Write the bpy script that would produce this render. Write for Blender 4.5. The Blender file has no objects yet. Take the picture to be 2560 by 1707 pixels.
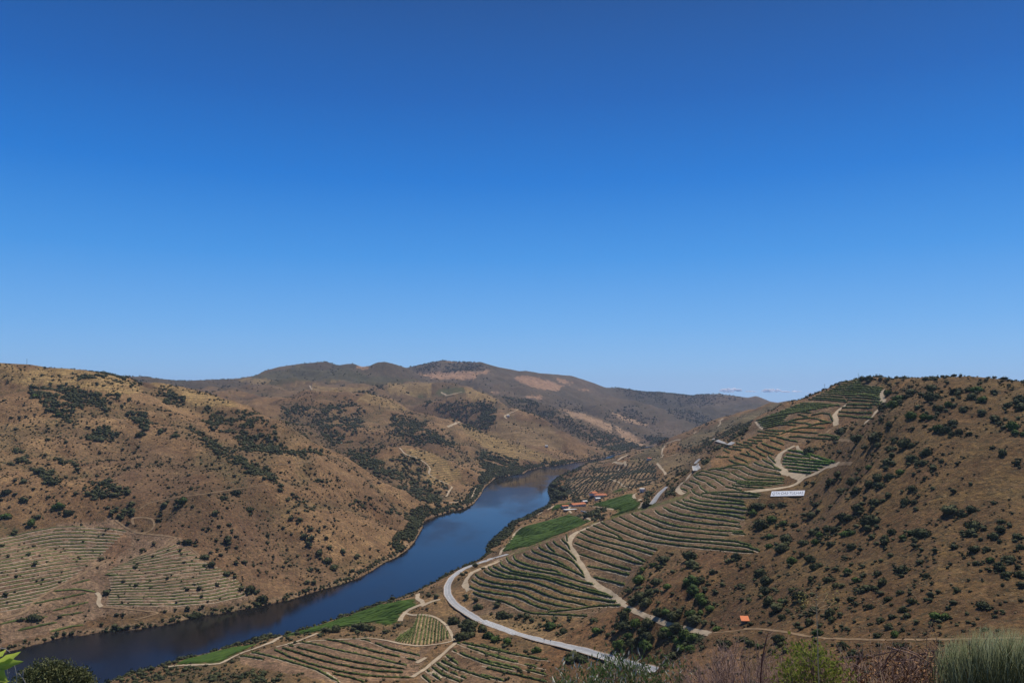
import bpy, math, random, sys, time
import numpy as np
from mathutils import Vector
T0 = time.time()
rng = np.random.default_rng(7)
random.seed(7)
SC = bpy.context.scene
COL = SC.collection

# ------------------------------------------------------------------ camera
F_PX = 2048.0; W_PX = 2560.0; H_PX = 1707.0; EYE_ROW = 1000.0
HCAM = 200.0                                   # metres above the river
PITCH = math.atan((EYE_ROW - H_PX / 2) / F_PX)
cam_data = bpy.data.cameras.new("camera")
cam = bpy.data.objects.new("camera", cam_data); COL.objects.link(cam)
cam.location = (0, 0, HCAM)
cam.rotation_euler = (math.pi / 2 + PITCH, 0, 0)
cam_data.sensor_width = 36.0
cam_data.lens = 36.0 * F_PX / W_PX
cam_data.clip_start = 0.1; cam_data.clip_end = 120000
SC.camera = cam

# ------------------------------------------------------------------ sun and sky
SUN_AZ, SUN_EL = math.radians(42), math.radians(66)   # azimuth clockwise from the view axis (+Y)
sd = Vector((math.sin(SUN_AZ) * math.cos(SUN_EL), math.cos(SUN_AZ) * math.cos(SUN_EL), math.sin(SUN_EL)))
sun_data = bpy.data.lights.new("sun", 'SUN'); sun_data.energy = 4.7; sun_data.angle = math.radians(0.53)
sun_data.color = (1.0, 0.95, 0.88)
sun = bpy.data.objects.new("sun", sun_data); COL.objects.link(sun)
sun.rotation_euler = sd.to_track_quat('Z', 'Y').to_euler()
world = bpy.data.worlds.new("World"); SC.world = world; world.use_nodes = True
wn = world.node_tree.nodes; wl = world.node_tree.links
for n in list(wn): wn.remove(n)
wo = wn.new('ShaderNodeOutputWorld'); bg = wn.new('ShaderNodeBackground'); sky = wn.new('ShaderNodeTexSky')
sky.sky_type = 'NISHITA'; sky.sun_disc = False
sky.sun_elevation = SUN_EL; sky.sun_rotation = SUN_AZ
sky.altitude = 300; sky.air_density = 1.0; sky.dust_density = 0.25; sky.ozone_density = 3.0
hs = wn.new('ShaderNodeHueSaturation'); hs.inputs['Saturation'].default_value = 1.32
SKY_K = 0.1
wl.new(sky.outputs[0], hs.inputs['Color'])
tcw = wn.new('ShaderNodeTexCoord'); sxyz = wn.new('ShaderNodeSeparateXYZ'); rmp = wn.new('ShaderNodeValToRGB')
wl.new(tcw.outputs['Generated'], sxyz.inputs[0]); wl.new(sxyz.outputs['Z'], rmp.inputs[0])
def s2l(c): return tuple(((v / 255 + .055) / 1.055) ** 2.4 if v > 10 else v / 255 / 12.92 for v in c) + (1,)
SKYR = [(0.0, (140, 193, 243)), (0.03, (132, 188, 243)), (0.09, (104, 173, 241)), (0.17, (62, 149, 232)), (0.26, (20, 119, 213)), (0.35, (20, 95, 182)), (0.46, (28, 74, 143)), (0.8, (24, 54, 108))]
els = rmp.color_ramp.elements
els[0].position = SKYR[0][0]; els[0].color = s2l(SKYR[0][1]); els[1].position = SKYR[-1][0]; els[1].color = s2l(SKYR[-1][1])
for p_, c_ in SKYR[1:-1]:
    e_ = els.new(p_); e_.color = s2l(c_)
gain = wn.new('ShaderNodeMixRGB'); gain.blend_type = 'MULTIPLY'; gain.inputs[0].default_value = 1; gain.inputs[2].default_value = (1 / SKY_K,) * 3 + (1,)
wl.new(rmp.outputs[0], gain.inputs[1])
mixs = wn.new('ShaderNodeMixRGB'); mixs.inputs[0].default_value = 0.85
wl.new(hs.outputs[0], mixs.inputs[1]); wl.new(gain.outputs[0], mixs.inputs[2]); wl.new(mixs.outputs[0], bg.inputs['Color'])
bg.inputs['Strength'].default_value = SKY_K
wl.new(bg.outputs[0], wo.inputs['Surface'])
SC.view_settings.view_transform = 'Standard'; SC.view_settings.look = 'None'
SC.view_settings.gamma = 1.0; SC.view_settings.use_curve_mapping = False
SC.view_settings.exposure = 0.0
SC.render.engine = 'CYCLES'
SC.cycles.max_bounces = 5; SC.cycles.volume_bounces = 0; SC.cycles.transparent_max_bounces = 8

# ------------------------------------------------------------------ pixel <-> direction
CP, SP = math.cos(PITCH), math.sin(PITCH)
def px2dir(px, py):
    """photo pixel -> azimuth u, tangent of elevation t"""
    px = np.asarray(px, float); py = np.asarray(py, float)
    x = (px - W_PX / 2) / F_PX; y = (H_PX / 2 - py) / F_PX
    fy = CP - y * SP; fz = SP + y * CP
    return np.arctan2(x, fy), fz / np.hypot(x, fy)
def dir2px(u, t):
    X = np.sin(u); Y = np.cos(u); Z = t
    d = Y * CP + Z * SP; up = -Y * SP + Z * CP
    return W_PX / 2 + F_PX * X / d, H_PX / 2 - F_PX * up / d
TILE = {'1': (0, 860, 3.3357), '2': (0, 1240, 3.357), '3': (600, 860, 3.3357), '4': (600, 1240, 3.357),
        '5': (1200, 860, 3.3357), '6': (1200, 1240, 3.357), '7': (1860, 860, 3.3357), '8': (1860, 1240, 3.357),
        'A': (1780, 920, 5.85), 'B': (1560, 1040, 5.85), 'C': (1240, 1120, 5.85), 'P': (0, 0, 1.0)}
def TL(tile, pts):
    ox, oy, s = TILE[tile]
    return [(ox + p[0] / s, oy + p[1] / s) + tuple(p[2:]) for p in pts]
def parse(txt):
    """'6: 0,10 20,30; B: ...' -> list of polylines in photo pixels"""
    out = []
    for seg in txt.replace('\n', ' ').split(';'):
        seg = seg.strip()
        if not seg: continue
        tl, body = seg.split(':')
        out.append(TL(tl.strip(), [tuple(float(v) for v in q.split(',')) for q in body.split()]))
    return out

# ------------------------------------------------------------------ noise
_perm = rng.permutation(4096); _ang = rng.random(4096) * 2 * math.pi
_gx, _gy = np.cos(_ang), np.sin(_ang)
def perlin(x, y):
    xi = np.floor(x).astype(np.int64); yi = np.floor(y).astype(np.int64)
    xf = x - xi; yf = y - yi
    def g(ix, iy, dx, dy):
        h = _perm[(_perm[ix & 4095] + iy) & 4095]
        return _gx[h] * dx + _gy[h] * dy
    a = g(xi, yi, xf, yf); b = g(xi + 1, yi, xf - 1, yf); c = g(xi, yi + 1, xf, yf - 1); d = g(xi + 1, yi + 1, xf - 1, yf - 1)
    sx = xf * xf * xf * (xf * (xf * 6 - 15) + 10); sy = yf * yf * yf * (yf * (yf * 6 - 15) + 10)
    return (a + sx * (b - a)) * (1 - sy) + (c + sx * (d - c)) * sy
def fbm(x, y, o=4, r=0.5):
    s = 0; a = 1.0
    for k in range(o):
        s = s + a * perlin(x * 2 ** k + 17.3 * k, y * 2 ** k - 9.1 * k); a *= r
    return s
# ------------------------------------------------------------------ river banks (photo pixels, both lie at water level)
FARBANK = parse("""P: -700,1800 -300,1705 0,1633 51,1620 110,1605 158,1590 203,1587 277,1577 343,1572 417,1560 488,1541 566,1530 640,1515 690,1505;
4: 430,862 620,800 800,750 950,700 1080,640 1200,560 1310,510 1400,450 1470,370 1530,260 1545,205 1600,180 1720,140 1850,110 1960,60 2010,0;
5: 40,1190 110,1130 130,1110 360,1080 400,1050 560,1015 700,1005 760,990 920,962 1060,935 1200,900 1320,868 1400,852 1470,846""")
FARBANK = [p for s in FARBANK for p in s]
NEARBANK = parse("""P: -700,2300 -300,2000 100,1800 268,1707; 2: 1050,1510 1200,1475 1340,1430 1420,1405 1600,1360 1700,1330 1900,1275 2080,1225 2200,1190;
4: 0,1240 160,1190 340,1178 560,1115 740,1065 880,1005 1060,945 1200,905 1380,855 1470,815 1530,785 1600,745 1680,695 1750,645 1850,603 2000,550 2070,500 2070,430 2130,370 2190,310 2280,240;
5: 170,1568 240,1520 330,1480 420,1440 540,1370 610,1320 600,1290 565,1220 600,1160 700,1100 780,1060 870,1010 960,985 1090,958 1200,915 1340,880 1440,864 1500,858""")
NEARBANK = [p for s in NEARBANK for p in s]
def dens(pl, step=14):
    out = []
    for a, b in zip(pl[:-1], pl[1:]):
        n = max(1, int(math.hypot(b[0] - a[0], b[1] - a[1]) / step))
        for k in range(n):
            f = k / n; out.append(tuple(a[i] * (1 - f) + b[i] * f for i in range(len(a))))
    out.append(pl[-1]); return out
ctrl = []                                             # (u, lnD, t)
def cpt(px, py, D, w=0):
    u, t = px2dir(px, py); ctrl.append((float(u), math.log(D / math.cos(u)), float(t)))   # D: depth along the view axis
def czt(px, D, t):                                    # by tangent instead of row
    u, _ = px2dir(px, 1000); ctrl.append((float(u), math.log(D), t))
bank_world = []
for bank in (FARBANK, NEARBANK):
    w = []
    for q in dens(bank, 12):
        u, t = px2dir(*q); D = -HCAM / float(t)
        w.append((D * math.sin(u), D * math.cos(u)))
    bank_world.append(w)
    for q in dens(bank, 22):
        u, t = px2dir(*q); D = -HCAM / float(t)
        ctrl.append((float(u), math.log(D), (1.0 - HCAM) / D))
RIVER = np.array(bank_world[0] + bank_world[1][::-1])
dips = []
RIDGE = """
0,905,1456 72,908,1470 132,917,1480 210,922,1520 262,932,1540 300,941,1560 330,947,1540 354,977,1500 387,995,1430 443,1049,1330 492,1088,1260 540,1121,1200 614,1163,1140 674,1199,1100
354,956,1750 420,959,1720 540,989,1600 606,1013,1540 660,1037,1480 720,1064,1450 792,1109,1420 852,1142,1400 879,1160,1400 918,1190,1405 975,1214,1420 1020,1232,1430
870,1117,2020 1000,1115,1950 1032,1115,1950 1068,1130,1960 1110,1145,1980 1155,1166,2000 1195,1180,2030
849,999,2950 885,988,2950 915,980,2950 984,1001,2800 1026,1025,2740 1110,1046,2680 1149,1055,2650 1215,1085,2620 1290,1109,2600 1368,1139,2590
560,975,3700 640,973,3800 687,966,3900 756,953,3900 834,951,3900 861,950,3900 930,965,3800
966,957,4200 1040,957,4200 1100,965,4000 1164,969,3700 1205,984,3550 1250,1004,3350 1296,1023,3200 1368,1055,3060 1410,1079,3000 1458,1106,2960 1500,1129,2950
1240,988,4200 1332,1004,4100 1368,1016,4000 1440,1052,3850 1500,1079,3700 1560,1100,3600
1386,1017,4500 1452,1028,4400 1500,1046,4200 1530,1064,4050 1575,1088,3850
1490,1016,4900 1524,1026,4800 1590,1050,4650 1625,1066,4500
1614,1011,5500 1680,1035,5300 1745,1068,5100
-100,950,4700 300,942,4600 363,940,4600 400,945,4600 450,950,4700 540,948,4800 600,945,4900 630,940,4950 663,925,5000 700,915,5000 750,907,5000 820,904,5000 846,912,5000 870,907,5000 900,914,4900 920,914,4850 945,903,4800 963,903,4800 990,909,4850 1010,917,4900
1015,919,5900 1050,911,5900 1090,902,6000 1110,900,6000 1140,904,6000 1185,904,6000 1200,902,6000 1250,917,6100 1300,926,6200 1313,924,6200 1350,931,6300 1430,937,6500 1470,950,6600 1515,968,6700 1550,967,6800 1590,975,7000 1635,979,7000 1700,984,7000 1730,988,7000 1745,985,7000 1770,984,7000 1800,983,6900 1835,988,6800 1870,993,6700 1890,989,6700 1925,1003,6600 1960,1012,6600 2200,1020,6500
1667,1106,3000 1704,1091,2960 1734,1082,2900 1797,1052,2740 1809,1046,2700 1900,1021,2600 1944,1006,2540 1992,1001,2500 2060,990,2450
1200,1427,752 1290,1386,722 1400,1345,712 1500,1306,750 1628,1269,800 1692,1222,860 1731,1178,920 1780,1148,960 1828,1113,1000 1883,1055,1080 1940,1034,1110 1994,1011,1130 2020,994,1130 2100,957,1090 2145,944,1020 2180,943,960
2180,942,930 2230,946,860 2300,943,700 2350,942,670 2420,939,640 2480,943,620 2560,954,590 2700,960,560 3000,975,540
"""
for ln in RIDGE.strip().split('\n'):
    pl = dens([tuple(float(v) for v in q.split(',')) for q in ln.split()], 26)
    for px, py, D in pl:
        cpt(px, py, D)
        u, t = px2dir(px, py); D = D / math.cos(u); z = HCAM + float(t) * D
        for k, drop in ((1.07, .018), (1.16, .05)):
            z2 = max(z - drop * D, 8.0)
            dips.append((float(u), math.log(D * k), (z2 - HCAM) / (D * k), k))
FACE = """0,1400,790 0,1150,1040 250,1400,860 250,1150,1130 400,1300,930 500,1250,960 480,1450,820 650,1350,960 800,1300,1050 930,1290,1240 674,1188,1180 600,1100,1330 760,1150,1260 850,1220,1230 480,1040,1440 420,985,1600 1000,1226,1600 1000,1180,1770 940,1190,1640 1080,1190,1850 1140,1215,1880 820,1125,1750
900,1080,2300 1100,1110,2280 1200,1160,2260 1300,1150,2400 850,1060,2450 780,1040,2450 760,1085,1900 700,1050,1900 650,1012,2500 700,1000,3000 800,990,3200 950,990,3400 600,990,3300
1050,1000,3500 1150,1010,3300 1230,1040,3000 1300,1080,2850 1380,1120,2800 1090,940,5200 1100,985,4200 1250,940,5700 1300,960,5400 1200,968,4900 1400,980,5400 1450,1000,5300 1600,1010,5800 1700,1020,6000 1700,1045,5600 1800,1020,6000 1500,995,6000 1350,995,4900 1600,1035,5200
700,940,4650 800,940,4600 900,940,4500 650,955,4400 450,965,4000 350,955,3800 1640,1085,4500 1700,1078,4800 1650,1104,4000 1690,1092,4300
1434,1040,4200 1540,1085,3900 1600,1108,3700
1750,1120,2400 1700,1150,2050 1850,1070,2100 1620,1150,2200 1560,1160,2250 1500,1170,2250 1400,1200,1960 1600,1200,1650 1500,1250,1500 1600,1250,1250 1400,1270,1430 1560,1275,1150 1450,1300,1200 1300,1350,1090 1250,1370,1040 1400,1310,1150 1350,1290,1330 1640,1125,2600 1560,1135,2800
1633,1257,1150 1669,1218,1300 1738,1175,1480 1750,1148,1650 1785,1100,1800 1850,1075,1600 1900,1045,1700 1800,1095,1600 1950,1030,2000 1900,1035,2200
1267,1390,890 1219,1400,870 1196,1406,855 1151,1427,826 1118,1450,775 1106,1480,735 1145,1508,685 1196,1550,622 1300,1590,566 1402,1612,532 1480,1635,508 1560,1660,485 1650,1690,455
1240,1440,698 1290,1500,650 1400,1530,602 1520,1510,600 1520,1450,630 1520,1400,660 1400,1440,650 1290,1430,690 1700,1380,600 1700,1330,640 1700,1280,690 1600,1320,705 1600,1430,600 1850,1310,640 1850,1237,672 1927,1241,655 1968,1240,648 2010,1239,641 1968,1285,600 1927,1285,606 2010,1280,596 1968,1205,690 1777,1231,750 1968,1160,770 2050,1140,700 1968,1080,850 2050,1040,880 2050,985,990 2120,1000,900 2145,1050,800 1860,1120,880 1800,1160,860 1900,1350,560
1557,1508,560 1640,1545,500 1780,1583,425 1860,1572,420 1950,1584,380 2068,1597,345 2300,1600,310 2520,1600,290 1700,1460,520 1860,1450,500 2000,1450,440 2040,1300,565 2200,1300,470 2200,1450,390 2200,1150,540 2200,1050,600 2400,1050,540 2400,1250,440 2400,1450,350 2540,1300,390 2540,1100,480 2200,1640,305 2000,1640,330 1800,1640,385 2500,1680,262
1047,1568,642 1060,1500,700 900,1580,640 900,1660,528 710,1621,567 1047,1696,506 710,1700,480 420,1700,541 550,1680,530 1200,1650,520 1300,1690,480 960,1540,690 850,1560,665 1180,1600,560
2250,975,1080 2400,975,1000 2560,985,950 2250,1010,1500 2560,1020,1500 2320,965,860 2450,970,830 2560,978,780 -500,1400,760 -500,1100,1100 -500,920,1600 3000,1500,300 3000,1200,400"""
for q in FACE.split():
    cpt(*[float(v) for v in q.split(',')])
# ground near the camera and the hidden slope below it
for px in range(-900, 3600, 300):
    r = min(max((px - 1500) / 500, 0), 1)
    for D, tl, tr in ((1.5, -1.15, -1.1), (3, -.62, -.57), (4.5, -.50, -.392), (6, -.47, -.345), (8, -.46, -.348), (11, -.47, -.38), (18, -.5, -.44), (35, -.5, -.47), (70, -.49, -.46), (120, -.48, -.44), (180, -.47, -.40)):
        czt(px, D, tl * (1 - r) + tr * r)
for px, D, t in ((300, 300, -.53), (300, 400, -.46), (0, 300, -.56), (0, 400, -.48), (-400, 400, -.48), (900, 300, -.46), (900, 400, -.40), (600, 300, -.5), (600, 400, -.42), (1400, 300, -.42), (1400, 400, -.365), (1800, 260, -.39), (1800, 320, -.36), (2200, 240, -.36), (2560, 220, -.36), (1200, 400, -.375), (1200, 300, -.45)):
    czt(px, D, t)
for px in range(-900, 3600, 220):
    for D, z in ((8500, 190), (14000, 150), (24000, 130)):
        czt(px, D, (z - HCAM) / D)
ctrl = np.array(ctrl); keep = []
for q in dips:                                        # hidden dips only where nothing visible was measured
    r = np.hypot(ctrl[:, 0] - q[0], ctrl[:, 1] - q[1])
    if r.min() > (0.035 if q[3] < 1.1 else 0.06): keep.append(q[:3])
ctrl = np.concatenate([ctrl, np.array(keep)])
# drop near-duplicates
key = np.round(ctrl[:, :2] / 0.004).astype(int)
_, ix = np.unique(key, axis=0, return_index=True); ctrl = ctrl[np.sort(ix)]

def gully(u, v):
    """drainage relief as a change of the elevation tangent"""
    D = np.exp(v); x = D * np.sin(u); y = D * np.cos(u)
    wx = x + 60 * fbm(x / 300, y / 300, 2); wy = y + 60 * fbm(x / 300 + 5, y / 300 + 9, 2)
    n1 = 1 - 2 * np.abs(perlin(wx / 420, wy / 420)) * 1.6
    n2 = 1 - 2 * np.abs(perlin(wx / 150 + 31, wy / 150)) * 1.6
    n3 = 1 - 2 * np.abs(perlin(wx / 60 + 3, wy / 60 + 8)) * 1.6
    z = -(13 * n1 + 8 * n2 + 2.6 * n3)
    far = np.clip((D - 1000) / 700, 0, 1)
    z = z * np.clip((D - 300) / 900, 0.0, 1) * (1 + 0.45 * far)
    big = np.clip((D - 2200) / 2500, 0, 1)
    z = z - big * 26 * (1 - 2 * np.abs(perlin(wx / 900 + 7, wy / 900 + 2)))
    return z / D
def hollow(x, y):
    """1 in the beds of the gullies, 0 on the spurs between them"""
    wx = x + 60 * fbm(x / 300, y / 300, 2); wy = y + 60 * fbm(x / 300 + 5, y / 300 + 9, 2)
    return np.clip(1 - np.abs(perlin(wx / 150 + 31, wy / 150)) * 7, 0, 1) * .8 + np.clip(1 - np.abs(perlin(wx / 420, wy / 420)) * 9, 0, 1) * .6
# radial basis fit in (azimuth, ln distance); conformal to the world plane
EPS = 0.012
def kern(r2): return np.sqrt(r2 + EPS * EPS)
P = ctrl[:, :2]; N = len(P)
val = ctrl[:, 2] - gully(P[:, 0], P[:, 1])
d2 = (P[:, None, 0] - P[None, :, 0]) ** 2 + (P[:, None, 1] - P[None, :, 1]) ** 2
A = np.zeros((N + 3, N + 3)); A[:N, :N] = -kern(d2) + np.eye(N) * 3e-4
A[:N, N] = 1; A[:N, N + 1:N + 3] = P; A[N, :N] = 1; A[N + 1:N + 3, :N] = P.T
sol = np.linalg.solve(A, np.concatenate([val, [0, 0, 0]]))
def rbf(u, v):
    out = np.empty(u.size); u = u.ravel(); v = v.ravel()
    for s in range(0, u.size, 20000):
        uu = u[s:s + 20000]; vv = v[s:s + 20000]
        r2 = (uu[:, None] - P[None, :, 0]) ** 2 + (vv[:, None] - P[None, :, 1]) ** 2
        out[s:s + 20000] = -kern(r2) @ sol[:N] + sol[N] + uu * sol[N + 1] + vv * sol[N + 2]
    return out
UMAX = math.radians(46)
ug = np.concatenate([np.linspace(-UMAX, -math.radians(35), 30)[:-1], np.linspace(-math.radians(35), math.radians(35), 900), np.linspace(math.radians(35), UMAX, 30)[1:]])
vg = np.concatenate([np.linspace(math.log(1.2), math.log(20), 70)[:-1], np.linspace(math.log(20), math.log(250), 50)[:-1], np.linspace(math.log(250), math.log(7400), 560)[:-1], np.linspace(math.log(7400), math.log(16000), 24)])
cu = np.linspace(-UMAX - .01, UMAX + .01, 230)
cv = np.concatenate([np.linspace(math.log(1.1), math.log(240), 70)[:-1], np.linspace(math.log(240), math.log(7600), 270)[:-1], np.linspace(math.log(7600), math.log(17000), 12)])
CG = rbf(*[a.ravel() for a in np.meshgrid(cu, cv, indexing='ij')]).reshape(len(cu), len(cv))
def cubic_up(G, c, g, axis):
    G = np.moveaxis(G, axis, 0)
    i = np.clip(np.searchsorted(c, g) - 1, 0, len(c) - 2); f = (g - c[i]) / (c[i + 1] - c[i])
    m = np.empty_like(G); m[1:-1] = (G[2:] - G[:-2]) / (c[2:] - c[:-2])[:, None]; m[0] = (G[1] - G[0]) / (c[1] - c[0]); m[-1] = (G[-1] - G[-2]) / (c[-1] - c[-2])
    h = (c[i + 1] - c[i])[:, None]; f = f[:, None]
    R = (2 * f**3 - 3 * f**2 + 1) * G[i] + (f**3 - 2 * f**2 + f) * h * m[i] + (-2 * f**3 + 3 * f**2) * G[i + 1] + (f**3 - f**2) * h * m[i + 1]
    return np.moveaxis(R, 0, axis)
TG = cubic_up(cubic_up(CG, cu, ug, 0), cv, vg, 1)
UU, VV = np.meshgrid(ug, vg, indexing='ij'); DD = np.exp(VV)
XX = DD * np.sin(UU); YY = DD * np.cos(UU)
TG = TG + gully(UU, VV)
ZZ = HCAM + TG * DD
# fine ground relief
ZZ = ZZ + np.clip(DD / 400, 0.06, 1) * 0.9 * fbm(XX / 14, YY / 14, 3) * np.clip((DD - 3) / 60, 0.12, 1)
near = DD < 40
ZZ = ZZ + np.where(near, 0.10 * fbm(XX / 0.9, YY / 0.9, 3), 0)
# keep every crest at or under the skyline that was measured
SKY = "-400,915 0,905 72,908 132,917 210,922 262,932 300,941 363,940 400,945 450,950 540,948 600,945 640,938 663,925 700,915 750,907 790,903 820,903 846,912 868,908 885,907 905,915 925,913 945,903 963,902 990,909 1015,917 1050,911 1080,904 1110,899 1140,903 1185,904 1200,902 1250,917 1300,926 1313,924 1350,931 1430,937 1470,950 1515,968 1550,967 1590,975 1635,979 1650,978 1700,984 1730,988 1745,984 1770,984 1800,982 1835,988 1870,993 1890,988 1905,994 1925,1003 1944,1006 1965,1002 1992,1001 2020,993 2060,975 2100,957 2145,943 2180,941 2230,945 2300,943 2350,941 2420,938 2480,942 2560,952 2700,960 3000,975"
sk_ = np.array([[float(v) for v in q.split(',')] for q in SKY.split()]); su_, st_ = px2dir(sk_[:, 0], sk_[:, 1]); lim = np.interp(ug, su_, st_)[:, None]
T_now = (ZZ - HCAM) / DD; over = T_now - (lim - .0015); T_now = np.where((over > 0) & (DD > 300), lim - .0015 + .0015 * np.tanh(over / .006), T_now); ZZ = HCAM + T_now * DD
# river bed
def poly_sd(x, y, poly):
    """signed distance to a closed polygon, negative inside"""
    d = np.full(x.shape, 1e18); ins = np.zeros(x.shape, bool)
    n = len(poly)
    for i in range(n):
        ax, ay = poly[i]; bx, by = poly[(i + 1) % n]
        ex, ey = bx - ax, by - ay; L = ex * ex + ey * ey + 1e-9
        tt = np.clip(((x - ax) * ex + (y - ay) * ey) / L, 0, 1)
        d = np.minimum(d, (x - ax - tt * ex) ** 2 + (y - ay - tt * ey) ** 2)
        if ay != by:
            c = ((ay > y) != (by > y)) & (x < (bx - ax) * (y - ay) / (by - ay) + ax); ins ^= c
    d = np.sqrt(d); return np.where(ins, -d, d)
rows = (vg > math.log(380)) & (vg < math.log(4300))
SD = np.full(ZZ.shape, 1e6)
SD[:, rows] = poly_sd(XX[:, rows], YY[:, rows], RIVER)
lo = np.where(SD > 0, np.minimum(0.6 + 0.28 * SD, 4.0), -0.5 - 0.3 * np.minimum(-SD, 30))
ZZ = np.where(SD > 0, np.maximum(ZZ, lo), lo)
hi = 1.0 + 0.85 * SD
ZZ = np.where((SD > 0) & (SD < 400), np.minimum(ZZ, hi), ZZ)
TG = (ZZ - HCAM) / DD
RUNMAX = np.maximum.accumulate(TG, axis=1)
PXG, PYG = dir2px(UU, TG)
VISG = TG >= RUNMAX - 1e-9
def ghost(u):
    return np.clip(np.searchsorted(ug, u) - 1, 0, len(ug) - 2)
def gz(x, y):
    """ground height at world points"""
    x = np.asarray(x, float); y = np.asarray(y, float)
    u = np.arctan2(x, y); v = np.log(np.hypot(x, y) + 1e-9)
    i = np.clip(np.searchsorted(ug, u) - 1, 0, len(ug) - 2); j = np.clip(np.searchsorted(vg, v) - 1, 0, len(vg) - 2)
    a = np.clip((u - ug[i]) / (ug[i + 1] - ug[i]), 0, 1); b = np.clip((np.exp(v) - np.exp(vg[j])) / (np.exp(vg[j + 1]) - np.exp(vg[j])), 0, 1)
    return (ZZ[i, j] * (1 - a) + ZZ[i + 1, j] * a) * (1 - b) + (ZZ[i, j + 1] * (1 - a) + ZZ[i + 1, j + 1] * a) * b
def hit(px, py, dmin=100.0, dmax=9000.0):
    """first ground point a photo pixel's ray meets -> x, y, z, D (None when it meets none)"""
    u, t = px2dir(px, py); u = float(u); t = float(t)
    i = int(ghost(u)); a = (u - ug[i]) / (ug[i + 1] - ug[i])
    prof = TG[i] * (1 - a) + TG[i + 1] * a
    j0 = int(np.searchsorted(vg, math.log(dmin))); j1 = int(np.searchsorted(vg, math.log(dmax)))
    k = np.nonzero(prof[j0:j1] >= t)[0]
    if len(k) == 0: return None
    j = j0 + int(k[0])
    if j == j0: D = math.exp(vg[j])
    else:
        p0, p1 = prof[j - 1], prof[j]; f = (t - p0) / (p1 - p0 + 1e-12); f = min(max(f, 0), 1)
        D = math.exp(vg[j - 1] * (1 - f) + vg[j] * f)
    x, y = D * math.sin(u), D * math.cos(u)
    return x, y, float(gz(x, y)), D
print('terrain fit', len(ctrl), 'controls'); print('t', N, round(time.time() - T0, 1))
# ------------------------------------------------------------------ mesh and material helpers
def mesh_np(name, V, F, mat, parent=None, cols=None, smooth=False, mats=None, midx=None):
    me = bpy.data.meshes.new(name); V = np.asarray(V, np.float32)
    if isinstance(F, (list, tuple)) and len(F) and isinstance(F[0], np.ndarray) and F[0].ndim == 2: parts = F
    else: parts = [np.asarray(F, np.int32)]
    parts = [p.astype(np.int32) for p in parts if p.size]
    loops = np.concatenate([p.ravel() for p in parts]); cnt = np.concatenate([np.full(len(p), p.shape[1]) for p in parts])
    starts = np.concatenate([[0], np.cumsum(cnt)[:-1]]).astype(np.int32)
    me.vertices.add(len(V)); me.vertices.foreach_set('co', V.ravel())
    me.loops.add(len(loops)); me.loops.foreach_set('vertex_index', loops.astype(np.int32))
    me.polygons.add(len(cnt)); me.polygons.foreach_set('loop_start', starts)
    for an, arr in (cols or {}).items():
        at = me.attributes.new(an, 'FLOAT_COLOR', 'POINT'); at.data.foreach_set('color', np.asarray(arr, np.float32).ravel())
    for m in (mats or [mat]): me.materials.append(m)
    if midx is not None: me.polygons.foreach_set('material_index', np.asarray(midx, np.int32))
    if smooth: me.polygons.foreach_set('use_smooth', np.ones(len(cnt), bool))
    me.update(calc_edges=True)
    o = bpy.data.objects.new(name, me); COL.objects.link(o)
    if parent: o.parent = parent
    return o
def tag(o, label=None, cat=None, group=None, kind=None):
    if label: o['label'] = label
    if cat: o['category'] = cat
    if group: o['group'] = group
    if kind: o['kind'] = kind
    return o
def empty(name, loc, rz=0.0):
    o = bpy.data.objects.new(name, None); COL.objects.link(o); o.location = loc; o.rotation_euler = (0, 0, rz); o.empty_display_size = 0.3; return o
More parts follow.
